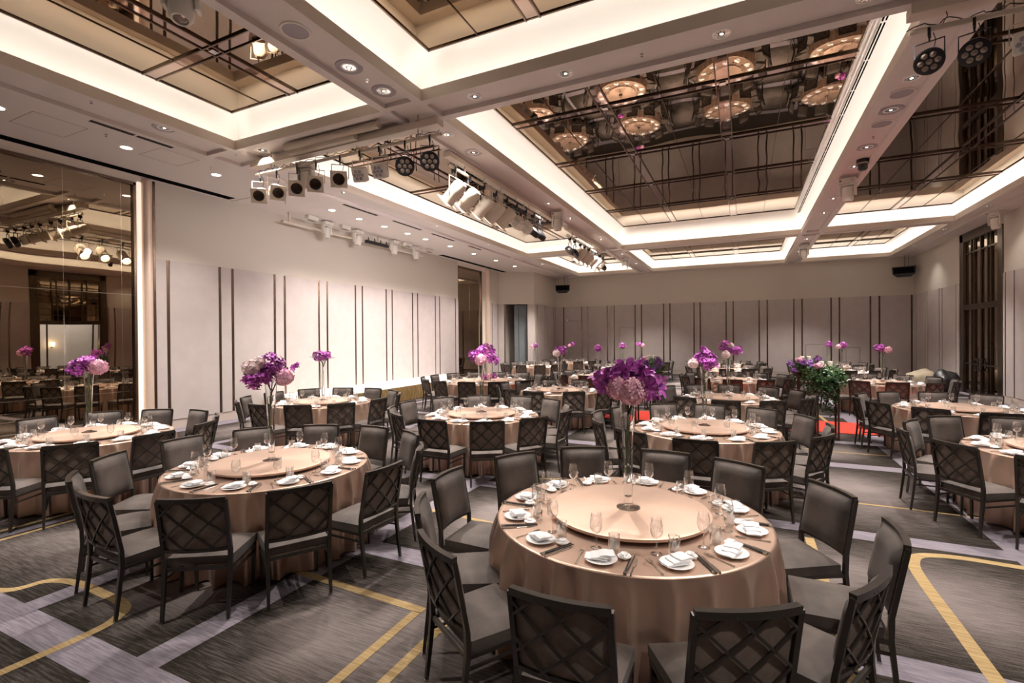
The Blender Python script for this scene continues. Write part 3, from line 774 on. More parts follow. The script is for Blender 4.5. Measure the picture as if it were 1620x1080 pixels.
sp = MB(); sp.lathe([(.001, 0), (.012, .002), (.019, .008), (.021, .014), (.018, .012), (.010, .005), (.001, .004)], 16, (0, 0, .016), M=Matrix.Diagonal((1, 1.25, 1)), capt=False); sp.path([(0, -.02, .028), (0, -.05, .034), (0, -.085, .036)], [.007, .006, .0065], n=6); spoon_me = sp.mesh('soup_spoon', M_white, smooth=50)
rest_me = MB().bx(-.03, .03, -.007, .007, 0, .009).mesh('chopstick_rest', M_steel, bevel=.003, seg=1)
# vase
vase_me = MB().lathe([(.0, .0), (.082, .0), (.082, .004), (.05, .012), (.030, .022), (.028, .06), (.032, .3), (.043, .58), (.056, .78), (.059, .80), (.055, .80), (.040, .58), (.029, .3), (.025, .08), (.0, .07)], 32, capt=False, capb=False).mesh('vase', M_vase, smooth=60)

# ---- flowers
def petal(q, c, d, nrm, L, W, cup, mi):
    d = d.normalized(); sd = nrm.cross(d).normalized(); n = nrm.normalized()
    prof = [(0, .12), (.35, .75), (.65, 1.0), (.88, .7), (1.0, .12)]; vs = []
    for t, w_ in prof:
        base = c+d*L*t+n*cup*math.sin(t*PI*.9)*L
        vs += [base-sd*W*w_/2+n*.12*W*w_, base-n*.05*W, base+sd*W*w_/2+n*.12*W*w_]
    fs = []
    for k in range(4):
        for j in range(2): fs.append((3*k+j, 3*k+j+1, 3*k+4+j, 3*k+3+j))
    q.add(vs, fs, mi)
def orchid_mesh(seed, R, n, mt, size=.05, name='orchid_spray'):
    rnd = random.Random(seed); q = MB()
    for i in range(n):
        v = Vector((rnd.gauss(0, 1), rnd.gauss(0, 1), rnd.gauss(0, 1))).normalized()
        c = Vector((v.x*R[0], v.y*R[1], v.z*R[2]))*rnd.uniform(.45, 1.0)
        nn = (v+Vector((rnd.uniform(-.6, .6), rnd.uniform(-.6, .6), rnd.uniform(-.3, .7)))).normalized()
        a0 = rnd.uniform(0, 6); ax = nn.orthogonal().normalized(); ay = nn.cross(ax); s_ = size*rnd.uniform(.8, 1.2)
        for k in range(5):
            a = a0+2*PI*k/5; petal(q, c, ax*math.cos(a)+ay*math.sin(a)+nn*.25, nn, s_, s_*.55, .12, 0)
        petal(q, c, nn+ax*.3, ax, s_*.5, s_*.4, .1, 1)
    return q.mesh(name, [mt, M_orchid2 if mt == M_orchid else M_orchid], smooth=60)
def hyd_mesh(seed, r, mt):
    rnd = random.Random(seed); q = MB(); n = 150
    q.lathe([(.001, -r*.8), (r*.5, -r*.68), (r*.8, -r*.3), (r*.84, 0), (r*.8, r*.3), (r*.5, r*.68), (.001, r*.8)], 12)
    for i in range(n):
        z = 1-2*(i+.5)/n; a = i*2.39996; rr = math.sqrt(max(0, 1-z*z)); v = Vector((rr*math.cos(a), rr*math.sin(a), z*.92))
        nn = (v+Vector((rnd.uniform(-.35, .35), rnd.uniform(-.35, .35), rnd.uniform(-.35, .35)))).normalized()
        c = v*r*rnd.uniform(.82, 1.06); ax = nn.orthogonal().normalized(); ay = nn.cross(ax); a0 = rnd.uniform(0, 2); s_ = r*rnd.uniform(.22, .30)
        for k in range(4):
            b = a0+PI/2*k; d = ax*math.cos(b)+ay*math.sin(b)+nn*.25; e = ax*math.cos(b+PI/2)+ay*math.sin(b+PI/2)
            q.add([c, c+d*s_*.7-e*s_*.5, c+d*s_*1.15, c+d*s_*.7+e*s_*.5], [(0, 1, 2, 3)])
    return q.mesh('hydrangea', mt, smooth=30)
ORC = {('r', s): orchid_mesh(s, (.085, .07, .07), 20, M_orchid) for s in range(3)}
ORB = [orchid_mesh(10+s, (.12, .10, .085), 32, M_orchid) for s in range(3)]
ORS = orchid_mesh(20, (.05, .045, .045), 9, M_orchid, .036)
BIG = [orchid_mesh(60+s, (.09, .06, .06), 11, M_orchid, .085) for s in range(3)]
HY = [hyd_mesh(1, .082, M_hyd), hyd_mesh(2, .082, M_hyd2)]
def stem_mesh(seed):
    rnd = random.Random(seed); q = MB()
    for k in range(3):
        a = rnd.uniform(0, 6); r1 = rnd.uniform(.004, .014); r2 = rnd.uniform(.015, .04)
        q.path([(r1*math.cos(a+2), r1*math.sin(a+2), -.55), (-r1*math.cos(a), r1*math.sin(a), -.3), (r2*.5*math.cos(a), r2*.5*math.sin(a), -.05), (r2*1.6*math.cos(a), r2*1.6*math.sin(a), .07)], .003, mi=0, n=5)
    return q.mesh('stem', [M_stem], smooth=60)
STM = [stem_mesh(s) for s in (1, 2)]
def branch_mesh(pts, r=.007): return MB().path(pts, [r*(1-.5*i/len(pts)) for i in range(len(pts))], n=5).mesh('branch', M_branch, smooth=60)
BR = [branch_mesh([(0, 0, -.1), (-.04, -.02, .0), (-.12, -.03, .05), (-.24, -.02, .07)]), branch_mesh([(0, 0, -.15), (.05, -.03, -.02), (.12, -.05, .03), (.22, -.05, .04)])]
# h: hydrangea (right, toward camera, up, scale, kind);  o: orchid (right, toward, up, kind)
ARR = {
 'T1': dict(h=[(-.06, .09, .05, .92, 0), (.035, .10, .03, 1.12, 0)], o=[(-.12, .02, .10, 'B0'), (-.02, .0, .15, 'B1'), (.09, .0, .13, 'B2'), (.16, .03, .06, 'B0'), (.0, -.05, .10, 'b1'), (-.10, .02, .02, 's')], b=[1]),
 'T2': dict(h=[(-.17, .06, .13, .95, 1), (-.10, .05, .18, .7, 1), (.12, .10, .03, .98, 0)], o=[(.0, .03, .17, 'b0'), (-.12, .04, .01, 'b1'), (.03, .06, .09, 'b2'), (.24, .0, .12, 's'), (-.16, .0, .03, 'r0')], b=[0, 1]),
 'T3': dict(h=[(.10, .07, .06, 1.2, 0)], o=[(-.08, .0, .08, 'b0'), (.0, -.04, .13, 'b1'), (-.13, .03, .04, 'r1')], b=[]),
 'T4': dict(h=[], o=[(-.06, 0, .08, 'b0'), (.05, 0, .08, 'b1'), (-.14, 0, .12, 's'), (.12, 0, .08, 's')], b=[0, 1]),
 'T5': dict(h=[(-.01, .08, .06, 1.1, 0)], o=[(-.11, .02, .15, 'r0'), (0, -.05, .17, 'b0'), (.16, 0, .13, 'r1'), (.2, .0, .04, 'r2'), (-.14, 0, .06, 's')], b=[0]),
 'T6': dict(h=[(-.14, .05, .04, .8, 1)], o=[(.02, 0, .12, 'b0'), (.07, .02, .04, 'b1'), (.0, 0, .23, 's'), (-.06, 0, .1, 'r0')], b=[0]),
 'T7': dict(h=[(-.04, .08, .04, .95, 1), (.05, .0, .22, .7, 1)], o=[(-.06, 0, .22, 'b0'), (.16, 0, .12, 'b1'), (.04, 0, .12, 'r0')], b=[]),
 'L1': dict(h=[(-.07, .05, .04, 1.05, 1)], o=[(.06, 0, .12, 'b1'), (.10, 0, .03, 's'), (-.03, 0, .12, 'r1')], b=[0]),
 'L2': dict(h=[], o=[(.0, 0, .08, 'b0'), (.03, 0, .03, 'r1')], b=[]),
 'L3': dict(h=[(.12, .04, .03, 1.0, 0)], o=[(-.08, 0, .08, 'b1'), (.0, 0, .07, 'r1')], b=[1]),
 'L4': dict(h=[(-.08, .03, .03, .9, 0)], o=[(.05, 0, .08, 'b0')], b=[1]),
}
def arrangement(key, x, y, where, z0=.80):
    v = thing('glass_vase', 'tall slim clear glass vase, '+where, 'vase', (x, y, z0), 0, 'tall glass vases')
    ob('vase_body', vase_me, v)
    d = ARR[key]; dirv = math.atan2(y, x)-PI/2
    fl_ = thing('flower_bouquet', 'purple orchid%s bouquet in tall vase, ' % (' and pink hydrangea' if d['h'] else '')+where, 'flowers', (x, y, z0+.80), dirv, 'bouquets in tall vases')
    def px(e): return (e[0], -e[1], e[2])
    for e in d['h']:
        o = ob('hydrangea', HY[e[4]], fl_, px(e)); o.scale = (e[3],)*3
        o['label'] = ('pink' if e[4] == 0 else 'pale blush')+' hydrangea head'
    for i, e in enumerate(d['o']):
        me = ORS if e[3] == 's' else BIG[int(e[3][1])] if e[3][0] == 'B' else (ORB[int(e[3][1])] if e[3][0] == 'b' else ORC[('r', int(e[3][1]))])
        ob('orchid_spray', me, fl_, px(e), rz=i*1.3)
    ob('stems', STM[len(d['o']) % 2], fl_)
    for b in d['b']: ob('branch', BR[b], fl_)

# ---- table list: key, x, y, radius, detail, arrangement, phrase
TABLES = [
 ('T1', -.74, 3.45, .92, 2, 'T1', 'nearest table'),
 ('T2', -4.28, 3.36, .92, 2, 'T2', 'second nearest table, foreground left'),
 ('T3', -7.85, 3.41, .92, 2, 'T3', 'leftmost table beside wall mirror'),
 ('T4', -7.59, 7.15, .92, 2, 'T4', 'table before the stage'),
 ('T5', -3.88, 6.98, .92, 2, 'T5', 'table before the big head table'),
 ('T6', -.48, 7.08, .92, 2, 'T6', 'table directly behind nearest table'),
 ('T11', 3.2, 7.2, .92, 2, 'L3', 'table cut by right photo edge'),
 ('TP', -6.8, 12.5, 1.25, 1, 'T5', 'big head table'),
 ('T8', -3.92, 10.85, .92, 1, 'L1', 'left table just before red runner'),
 ('T7', -.28, 10.75, .92, 1, 'T7', 'centre table just before red runner'),
 ('T10', 3.3, 10.6, .92, 1, '', 'vaseless right table before red runner'),
 ('T12', -4.2, 15.2, .92, 1, 'L2', 'left table just past red runner'),
 ('T13', -.25, 15.3, .92, 1, '', 'centre table just past red runner'),
 ('T9', 3.3, 15.7, .92, 1, 'L3', 'right table behind greenery stand'),
 ('T15', -8.3, 19.7, .92, 0, 'L4', 'far table near side passage'),
 ('T16', -4.4, 19.6, .92, 0, 'L2', 'second-last table, left centre row'),
 ('T17', -.55, 19.8, .92, 0, '', 'second-last table, centre row'),
 ('T18', 3.05, 20.0, .92, 0, 'L4', 'second-last table, right row'),
 ('T19', -7.8, 23.3, .92, 0, 'L4', 'last table, far left row'),
 ('T20', -4.35, 23.1, .92, 0, 'L3', 'last table, left centre row'),
 ('T21', -.6, 23.2, .92, 0, '', 'last table, centre row'),
 ('T22', 3.15, 23.5, .92, 0, 'L2', 'last table, right row'),
]
def place_word(k, N):
    if N == 12: return "at %s o'clock" % 'six seven eight nine ten eleven twelve one two three four five'.split()[k]
    return ('nearest the camera' if k == 0 else '%s clockwise from the nearest' % ['first','second','third','fourth','fifth','sixth','seventh','eighth','ninth','tenth','eleventh','twelfth','thirteenth'][k-1])
rnd = random.Random(5); first = True
PLATE_Z = .753
for ti, (key, cx, cy, r, det, arr, where) in enumerate(TABLES):
    big = r > 1
    tb = thing('round_table', 'round banquet table under satin, '+where, 'table', (cx, cy, 0), 0, 'round banquet tables')
    for nm, me in zip(('tabletop', 'pedestal'), TBP if big else TB): ob(nm, me, tb)
    cl = ob('tablecloth', cloth_mesh(1.25, 9, M_cloth) if big else CL[ti % 4], None, (cx, cy, 0), ti*1.1)
    tag(cl, 'rose gold satin floor-length cloth, '+where, 'tablecloth', 'satin tablecloths')
    su = thing('lazy_susan', 'round cloth-covered turntable, '+where, 'lazy susan', (cx, cy, 0), 0, 'turntables')
    for nm, me in zip(('turntable', 'swivel'), SUP if big else SU): ob(nm, me, su)
    if arr: arrangement(arr, cx, cy, where)
    N = 14 if big else 12
    near = math.atan2(-cy, -cx)
    k0 = round(near/(2*PI/N))
    for k in range(N):
        a = (k0-k)*2*PI/N; word = place_word(k, N)
        if key == 'TP' and cx+math.cos(a)*1.9 < -9.3: pass
        ja = rnd.uniform(-.035, .035); jr = rnd.uniform(-.03, .05)
        rr = (1.15 if not big else 1.50)+jr
        x, y = cx+rr*math.cos(a+ja), cy+rr*math.sin(a+ja)
        rz = a+PI/2+rnd.uniform(-.06, .06)
        view = math.degrees(abs((a-near+PI) % (2*PI)-PI))
        side = 'back turned' if view < 70 else ('side on' if view < 110 else 'cushion facing us')
        lab = 'taupe chair, %s, %s, %s' % (side, word, where)
        grp = 'banquet chairs'
        if math.hypot(x, y) < .8: continue
        if first:
            chair0.location = (x, y, 0); chair0.rotation_euler = (0, 0, rz); tag(chair0, lab, 'chair', grp); first = False; base_chair = chair0
        else: dup(chair0, (x, y, 0), rz, lab, grp)
        # place setting
        pr = r-.135; ra = a+rnd.uniform(-.02, .02); co, si = math.cos(ra), math.sin(ra)
        lat = Vector((-si, co, 0))    # to the right of somebody seated looking at the centre is -lat... resolved below
        rad = Vector((co, si, 0)); C = Vector((cx, cy, 0)); rgt = -lat*-1.0
        rgt = Vector((-si, co, 0))*1.0
        # seated at +rad looking to -rad: right hand = (-rad) x up
        rgt = (-rad).cross(Vector((0, 0, 1)))
        rot = math.atan2(rgt.y, rgt.x)
        def put(name, me, l, dr, lab, cat, grp, extra=0, z=PLATE_Z):
            p = C+rad*(pr+dr)+rgt*l
            o = ob(name, me, None, (p.x, p.y, z), rot+extra); tag(o, lab+' '+word+', '+where, cat, grp); return o
        put('dinner_plate', plate_me, 0, 0, 'white plate', 'plate', 'plates')
        put('napkin', NAP[(k+ti) % 4], rnd.uniform(-.01, .01), 0, 'folded white napkin', 'napkin', 'folded napkins', rnd.uniform(-.25, .25), PLATE_Z+.006)
        put('wine_glass', wine_me, -.055+rnd.uniform(-.01, .01), -.145, 'stemmed wine glass', 'wine glass', 'stemmed wine glasses')
        put('tumbler', tumb_me, .045+rnd.uniform(-.01, .01), -.135, 'water tumbler', 'tumbler', 'water tumblers')
        if det >= 1:
            put('fork', fork_me, -.125, .0, 'steel fork', 'fork', 'steel forks', rnd.uniform(-.1, .1))
            put('knife', knife_me, .185, .01, 'steel knife', 'knife', 'steel knives', rnd.uniform(-.08, .08))
        if det >= 2:
            put('chopstick', chop_me, .150, .0, 'left dark chopstick', 'chopstick', 'dark chopsticks', .02)
            put('chopstick', chop_me, .164, .0, 'right dark chopstick', 'chopstick', 'dark chopsticks', -.02)
            put('sauce_dish', dish_me, .115, -.075, 'white sauce dish', 'dish', 'white sauce dishes')
            put('soup_spoon', spoon_me, .115, -.075, 'white soup spoon', 'spoon', 'white soup spoons', rnd.uniform(-.3, .3))
# second posy on the head table
fb = thing('flower_posy', 'low posy of orchids and pink hydrangea on the turntable of the big head table', 'flowers', (-6.62, 12.35, .80), math.atan2(12.5, -6.8)-PI/2)
for e in ((-.14, 0, .10, 0), (.16, 0, .12, 1)): ob('orchid_spray', ORC[('r', e[3])], fb, e[:3])
ob('hydrangea', HY[0], fb, (.02, -.05, .12)); ob('pot', MB().lathe([(.05, 0), (.07, .06), (.06, .06)], 16).mesh('pot', M_white, smooth=40), fb)

# ================================================================== FLOWER STANDS WITH GREENERY
def foliage_mesh(seed, R, n, mt, size=.035, hang=0., name='foliage'):
    rnd = random.Random(seed); q = MB()
    for i in range(n):
        v = Vector((rnd.gauss(0, 1), rnd.gauss(0, 1), rnd.gauss(0, 1))).normalized()
        c = Vector((v.x*R[0], v.y*R[1], v.z*R[2]))*(rnd.uniform(.5, 1.05))
        if hang and rnd.random() < .35: c.z -= abs(rnd.gauss(0, hang)); c.x *= .9
        nn = (v+Vector((rnd.uniform(-.8, .8), rnd.uniform(-.8, .8), rnd.uniform(-.4, .9)))).normalized()
        d = nn.orthogonal().normalized(); d = Matrix.Rotation(rnd.uniform(0, 6.28), 3, nn) @ d; e = nn.cross(d); s_ = size*rnd.uniform(.6, 1.3)
        q.add([c-d*s_*.6, c-e*s_*.4+nn*s_*.1, c+d*s_*.7, c+e*s_*.4+nn*s_*.1], [(0, 1, 2, 3)])
    return q.mesh(name, mt, smooth=30)
FO = foliage_mesh(1, (.27, .27, .22), 2200, M_leaf, .040, .22); FO2 = foliage_mesh(2, (.26, .26, .22), 500, M_leaf2, .026, .25, 'light_foliage')
VI = orchid_mesh(31, (.10, .08, .08), 16, M_orchid2, .034, 'violet_flowers')
stand_me = MB(); B_ = .0165; W_ = .17; HH = 1.08
for sx in (-1, 1):
    for sy in (-1, 1): stand_me.bar((sx*W_, sy*W_, 0), (sx*W_, sy*W_, HH), B_)
for z in (B_, HH-B_):
    for s_ in (-1, 1): stand_me.bar((-W_, s_*W_, z), (W_, s_*W_, z), B_).bar((s_*W_, -W_, z), (s_*W_, W_, z), B_)
stand_me = stand_me.mesh('stand_frame', M_wood)
top_me = MB().bx(-.17, .17, -.17, .17, 1.06, 1.085).mesh('stand_top', M_wood)
candle_me = MB().lathe([(.045, 0), (.045, .10), (.035, .108), (.0, .10)], 18, capt=False).mesh('candle_wax', M_candle, smooth=50)
wick_me = MB().bar((0, 0, .10), (0, 0, .118), .002).mesh('wick', M_black)
for (x, y, fl3, who) in ((1.47, 11.25, [(-.2, .1, .15)], 'nearer of the two right of the aisle'), (1.4, 13.95, [(-.25, -.1, .05), (-.1, -.25, .1), (.1, -.2, -.05), (.2, 0, .15), (-.2, -.1, -.1)], 'farther of the two right of the aisle'),
                         (-2.1, 11.6, [(.05, -.22, .08), (.2, -.15, .0), (.28, 0, .1), (0, -.1, .15), (-.22, 0, .05)], 'nearer of the two left of the aisle'), (-2.3, 13.9, [(-.2, -.15, .1), (.15, -.2, .1)], 'farther of the two left of the aisle')):
    s_ = thing('plant_stand', 'tall open mahogany frame stand, '+who, 'stand', (x, y, .0), .0, 'open frame plant stands')
    ob('stand_frame', stand_me, s_); ob('stand_top', top_me, s_)
    g = thing('greenery_arrangement', 'leafy green arrangement with purple flowers, '+who+' stands', 'plants', (x, y, 1.086), 0, 'greenery arrangements')
    g.scale = (1.3, 1.3, 1.12)
    o = ob('foliage', FO, g, (0, 0, .10)); o['kind'] = 'stuff'; ob('light_foliage', FO2, g, (0, 0, .12), 1.0)['kind'] = 'stuff'
    ob('planter', MB().lathe([(.12, 0), (.15, .12), (.14, .12)], 20).mesh('planter', M_black, smooth=40), g)
    for p in fl3: ob('violet_flowers', VI, g, (p[0], p[1], p[2]+.16), p[0]*9)
    ob('pink_bloom', HY[0], g, (-.12, -.14, .3)).scale = (.7, .7, .6)
    for k, (dx, dy) in enumerate(((-.09, -.02), (.06, .03))):
        c = thing('candle', '%s ivory candle in the greenery, %s stand' % (('left', 'right')[k], who.split(' of the two ')[0]+' '+who.split(' of the two ')[1]), 'candle', (x+dx, y+dy, 1.086+.31), 0, 'ivory pillar candles')
        ob('candle_wax', candle_me, c); ob('wick', wick_me, c)

# ================================================================== CEILING FITTINGS
ring_me = MB().lathe([(.084, -.004), (.087, -.010), (.104, -.007), (.107, .003)], 32, capb=False, capt=False).mesh('trim_ring', mat('white_trim', (.92, .91, .89), .3), smooth=40)
def facet_cone():
    q = MB(); n = 20
    for i in range(n):
        a0, a1 = 2*PI*i/n, 2*PI*(i+1)/n; zz = -.003 if i % 2 else -.0055
        q.add([(.085*math.cos(a0), .085*math.sin(a0), -.004), (.085*math.cos(a1), .085*math.sin(a1), -.004), (.036*math.cos(a1), .036*math.sin(a1), zz), (.036*math.cos(a0), .036*math.sin(a0), zz)], [(0, 3, 2, 1)])
    return q.mesh('reflector', M_chrome)
cone_me = facet_cone()
bulb_me = MB().lathe([(.0, -.005), (.020, -.005), (.022, -.002)], 16, capb=False).mesh('bulb', M_lamp)
bulbf_me = MB().lathe([(.0, -.007), (.080, -.007), (.084, -.003)], 24, capb=False).mesh('bulb', M_lamp)
back_me = MB().lathe([(.0, -.0045), (.036, -.0045), (.04, -.001)], 20, capt=False).mesh('baffle', M_fixb)
DL = [(-4.69, 4.91, 1), (-4.69, 5.6, 1), (-3.59, 6.32, 0), (-2.17, 6.32, 0), (-.22, 6.32, 0), (1.2, 6.32, 0),
      (2.14, 8.58, 0), (2.14, 9.64, 1), (2.14, 11.33, 1), (2.14, 12.5, 0), (2.14, 15.15, 0), (2.14, 16.77, 0), (2.14, 21.0, 0), (2.14, 24, 0),
      (-4.69, 7.3, 0), (-4.69, 8.2, 1), (-4.69, 12.2, 0), (-4.69, 14.0, 0), (-4.69, 17.5, 0), (-4.69, 21, 0), (-4.69, 24, 0), (-4.69, 1.0, 0), (-4.69, -2, 0),
      (-8.82, 4.93, 1), (-8.8, 2.0, 0), (-8.2, 6.32, 0), (-6.0, 19.75, 0), (-2.6, 19.75, 0), (0, 19.75, 0), (4.2, 19.75, 0), (4.2, 6.32, 0),
      (6.15, 9, 0), (6.15, 12, 0), (6.15, 15, 0), (6.15, 18, 0), (6.15, 21.3, 0), (6.15, 24.6, 0), (6.15, 4, 0), (2.14, 3.5, 0), (2.14, 0, 0), (-8.8, 9, 0), (-8.8, 13, 0), (-8.8, 16.5, 0), (-8.8, 22, 0)]
FLAT = [(-10.13, 5.01), (-10.11, 6.67), (-10.1, 9.88), (-10.14, 10.96), (-10.13, 12.06), (-10.11, 13.2), (-10.13, 14.24), (-10.07, 15.74), (-10.1, 17.6), (-10.1, 19.6), (-10.1, 21.6), (-10.1, 3.3), (-10.1, 1.0)]
def beam_of(x, y, z):
    if z == ZC: return 'flat ceiling by the stage wall', 'y'
    if abs(y-6.32) < .1: return 'near cross beam', 'x'
    if abs(y-19.75) < .1: return 'far cross beam', 'x'
    if x < -8: return 'left coffer channel', 'y'
    if x < -3: return 'long left beam', 'y'
    if x < 4: return 'long right beam', 'y'
    return 'right wall soffit', 'y'
ALLD = [(x, y, CH) for x, y, h in DL]+[(x, y, ZC) for x, y in FLAT]
NTH = 'first second third fourth fifth sixth seventh eighth ninth tenth eleventh twelfth thirteenth fourteenth fifteenth'.split()
def downlight(x, y, z, halo, bright):
    bn, ax = beam_of(x, y, z); bn = bn; mem = sorted([(q[0] if ax == 'x' else q[1]) for q in ALLD if beam_of(*q)[0] == bn])
    i = mem.index(x if ax == 'x' else y)
    w_ = '%s from the %s end on the %s' % (NTH[i], 'left' if ax == 'x' else 'near', bn)
    t = thing('downlight', '%s downlight, %s' % ('glowing' if z == ZC else 'chrome', w_), 'ceiling light', (x, y, z-.003), 0, 'ceiling downlights')
    ob('trim_ring', ring_me, t)
    if z != ZC: ob('reflector', cone_me, t); ob('baffle', back_me, t)
    ob('bulb', bulbf_me if z == ZC else bulb_me, t)
    if halo: ob('ceiling_ring', MB().lathe([(.107, -.005), (.172, -.006), (.178, .003)], 32, capb=False, capt=False).mesh('ceiling_ring', M_grille, smooth=50), t)
    l = bpy.data.lights.new('downlight_beam', 'SPOT'); l.energy = DOWN_W*bright; l.spot_size = math.radians(104); l.spot_blend = .7; l.shadow_soft_size = .06; l.color = WARM
    o = bpy.data.objects.new('downlight_beam', l); COL.objects.link(o); o.location = (0, 0, -.03); o.parent = t
for x, y, h in DL: downlight(x, y, CH, h, .16 if x > 6 else 2.3 if y > 17 else 1.0)
for x, y in FLAT: downlight(x, y, ZC, 0, .8)
# round speakers flush in the soffit
for (x, y, z, who) in ((-4.69, 4.06, CH, 'on the nearest beam, upper left of the photo'), (2.14, 9.05, CH, 'on the right beam, nearer one'), (2.14, 10.2, CH, 'on the right beam, farther one')):
    t = thing('ceiling_speaker', 'round flush ceiling speaker with grey grille '+who, 'ceiling speaker', (x, y, z-.002), 0, 'flush ceiling speakers')
    ob('speaker_rim', MB().lathe([(.145, -.006), (.148, -.014), (.168, -.012), (.175, .002)], 36, capb=False, capt=False).mesh('rim', M_fixw, smooth=40), t)
    ob('speaker_grille', MB().lathe([(.0, -.006), (.147, -.005)], 36, capb=False, capt=False).mesh('grille', M_grille), t)
# sprinkler heads
sprk = MB().bar((0, 0, 0), (0, 0, -.035), .006, n=8).lathe([(.022, 0), (.02, -.006)], 12, capb=False).lathe([(.016, -.038), (.018, -.035)], 12).mesh('sprinkler_body', M_chrome, smooth=40)
for (x, y, z, who) in ((-4.69, 5.25, CH, 'on the nearest beam'), (-8.8, 3.9, CH, 'in the channel at upper left'), (-1.15, 6.32, CH, 'on the cross beam'), (-9.8, 4.55, ZC, 'on the flat ceiling by the left mirror'), (-9.8, 6.35, ZC, 'on the flat ceiling near the white wall'), (2.14, 10.8, CH, 'on the right beam'), (-10.6, 8.8, ZC, 'above the stage end'), (-8.8, 6.2, CH, 'at the left beam crossing')):
    ob_ = ob('sprinkler', sprk, None, (x, y, z)); tag(ob_, 'small chrome sprinkler head '+who, 'sprinkler', 'ceiling sprinklers')

# ---- stage lighting fixtures (built pointing down -Z from a yoke hung at the origin)
def hang(name, label, cat, loc, rz, parts, tilt, group, sc=1.0):
    t = thing(name, label, cat, loc, rz, group); t.scale = (sc,)*3
    for nm, me, tilted in parts:
        o = ob(nm, me, t)
        if tilted: o.location = (0, 0, -.30); o.rotation_euler = (tilt, 0, 0)
    return t
yoke_me = MB().path([(-.12, 0, -.30), (-.12, 0, -.10), (.12, 0, -.10), (.12, 0, -.30)], .006, n=4).mesh('yoke', M_fix)
yokeb_me = MB().path([(-.12, 0, -.30), (-.12, 0, -.10), (.12, 0, -.10), (.12, 0, -.30)], .006, n=4).mesh('yoke', M_fixb)
clamp_me = MB().bx(-.012, .012, -.035, .035, -.05, .035).bar((0, 0, -.10), (0, 0, -.04), .008).path([(.03, 0, -.02), (.05, .02, -.09), (.03, .04, -.17)], .004).mesh('clamp', M_fixb)
par_body = MB().lathe([(.02, .17), (.07, .165), (.095, .12), (.098, .03), (.093, -.0), (.093, -.15), (.098, -.155), (.09, -.155), (.085, -.02), (.05, .02), (.0, .03)], 28, capt=False).mesh('can_body', [M_fix], smooth=35)
def sqframe():
    q = MB(); n = 24; o = .115; r = .083; vs = []
    sq = []
    for i in range(n):
        a = 2*PI*i/n; c, s_ = math.cos(a), math.sin(a); k = o/max(abs(c), abs(s_)); sq.append((c*k, s_*k)); 
    for z in (-.158, -.166):
        vs += [(x, y, z) for x, y in sq]+[(r*math.cos(2*PI*i/n), r*math.sin(2*PI*i/n), z) for i in range(n)]
    fs = []
    for i in range(n):
        j = (i+1) % n; fs += [(i, j, n+j, n+i), (2*n+i, 3*n+i, 3*n+j, 2*n+j), (i, 2*n+i, 2*n+j, j), (n+i, n+j, 3*n+j, 3*n+i)]
    return q.add(vs, fs).mesh('filter_frame', M_fix)
sqf = sqframe()
inner = MB().lathe([(.084, -.15), (.078, -.02), (.0, -.0)], 24, capb=False).mesh('inner_reflector', M_inside, smooth=60)
lamp_on = MB().lathe([(.075, -.10), (.0, -.09)], 24, capt=False).mesh('lamp', M_lampw)
led_body = MB().lathe([(.03, .07), (.10, .055), (.125, .02), (.13, -.04), (.115, -.045), (.0, -.04)], 28, capt=False).mesh('led_body', [M_fixb], smooth=35)
ledw_body = MB().box((0, 0, .0), (.2, .2, .13)).box((0, 0, .09), (.15, .15, .06)).mesh('led_body', [M_fixw], bevel=.02)
def lenses(r0, r, n, z, mt):
    q = MB(); pts = [(0, 0)]+[(r0*math.cos(2*PI*i/n), r0*math.sin(2*PI*i/n)) for i in range(n)]
    for x, y in pts: q.lathe([(r, 0), (r*.7, -.008), (0, -.010)], 12, (x, y, z), capt=False)
    return q.mesh('lens', mt, smooth=60)
led_lens = lenses(.07, .028, 6, -.045, M_lens); ledw_lens = lenses(.055, .024, 6, -.066, M_grille)
ledlens_on = lenses(.07, .028, 6, -.045, M_lampw)
PAR = [('yoke', yoke_me, 0), ('clamp', clamp_me, 0), ('can_body', par_body, 1), ('filter_frame', sqf, 1), ('inner_reflector', inner, 1)]
PARON = PAR+[('lamp', lamp_on, 1)]
LEDB = [('yoke', yokeb_me, 0), ('clamp', clamp_me, 0), ('led_body', led_body, 1), ('lens', led_lens, 1)]
LEDW = [('yoke', yoke_me, 0), ('clamp', clamp_me, 0), ('led_body', ledw_body, 1), ('lens', ledw_lens, 1)]
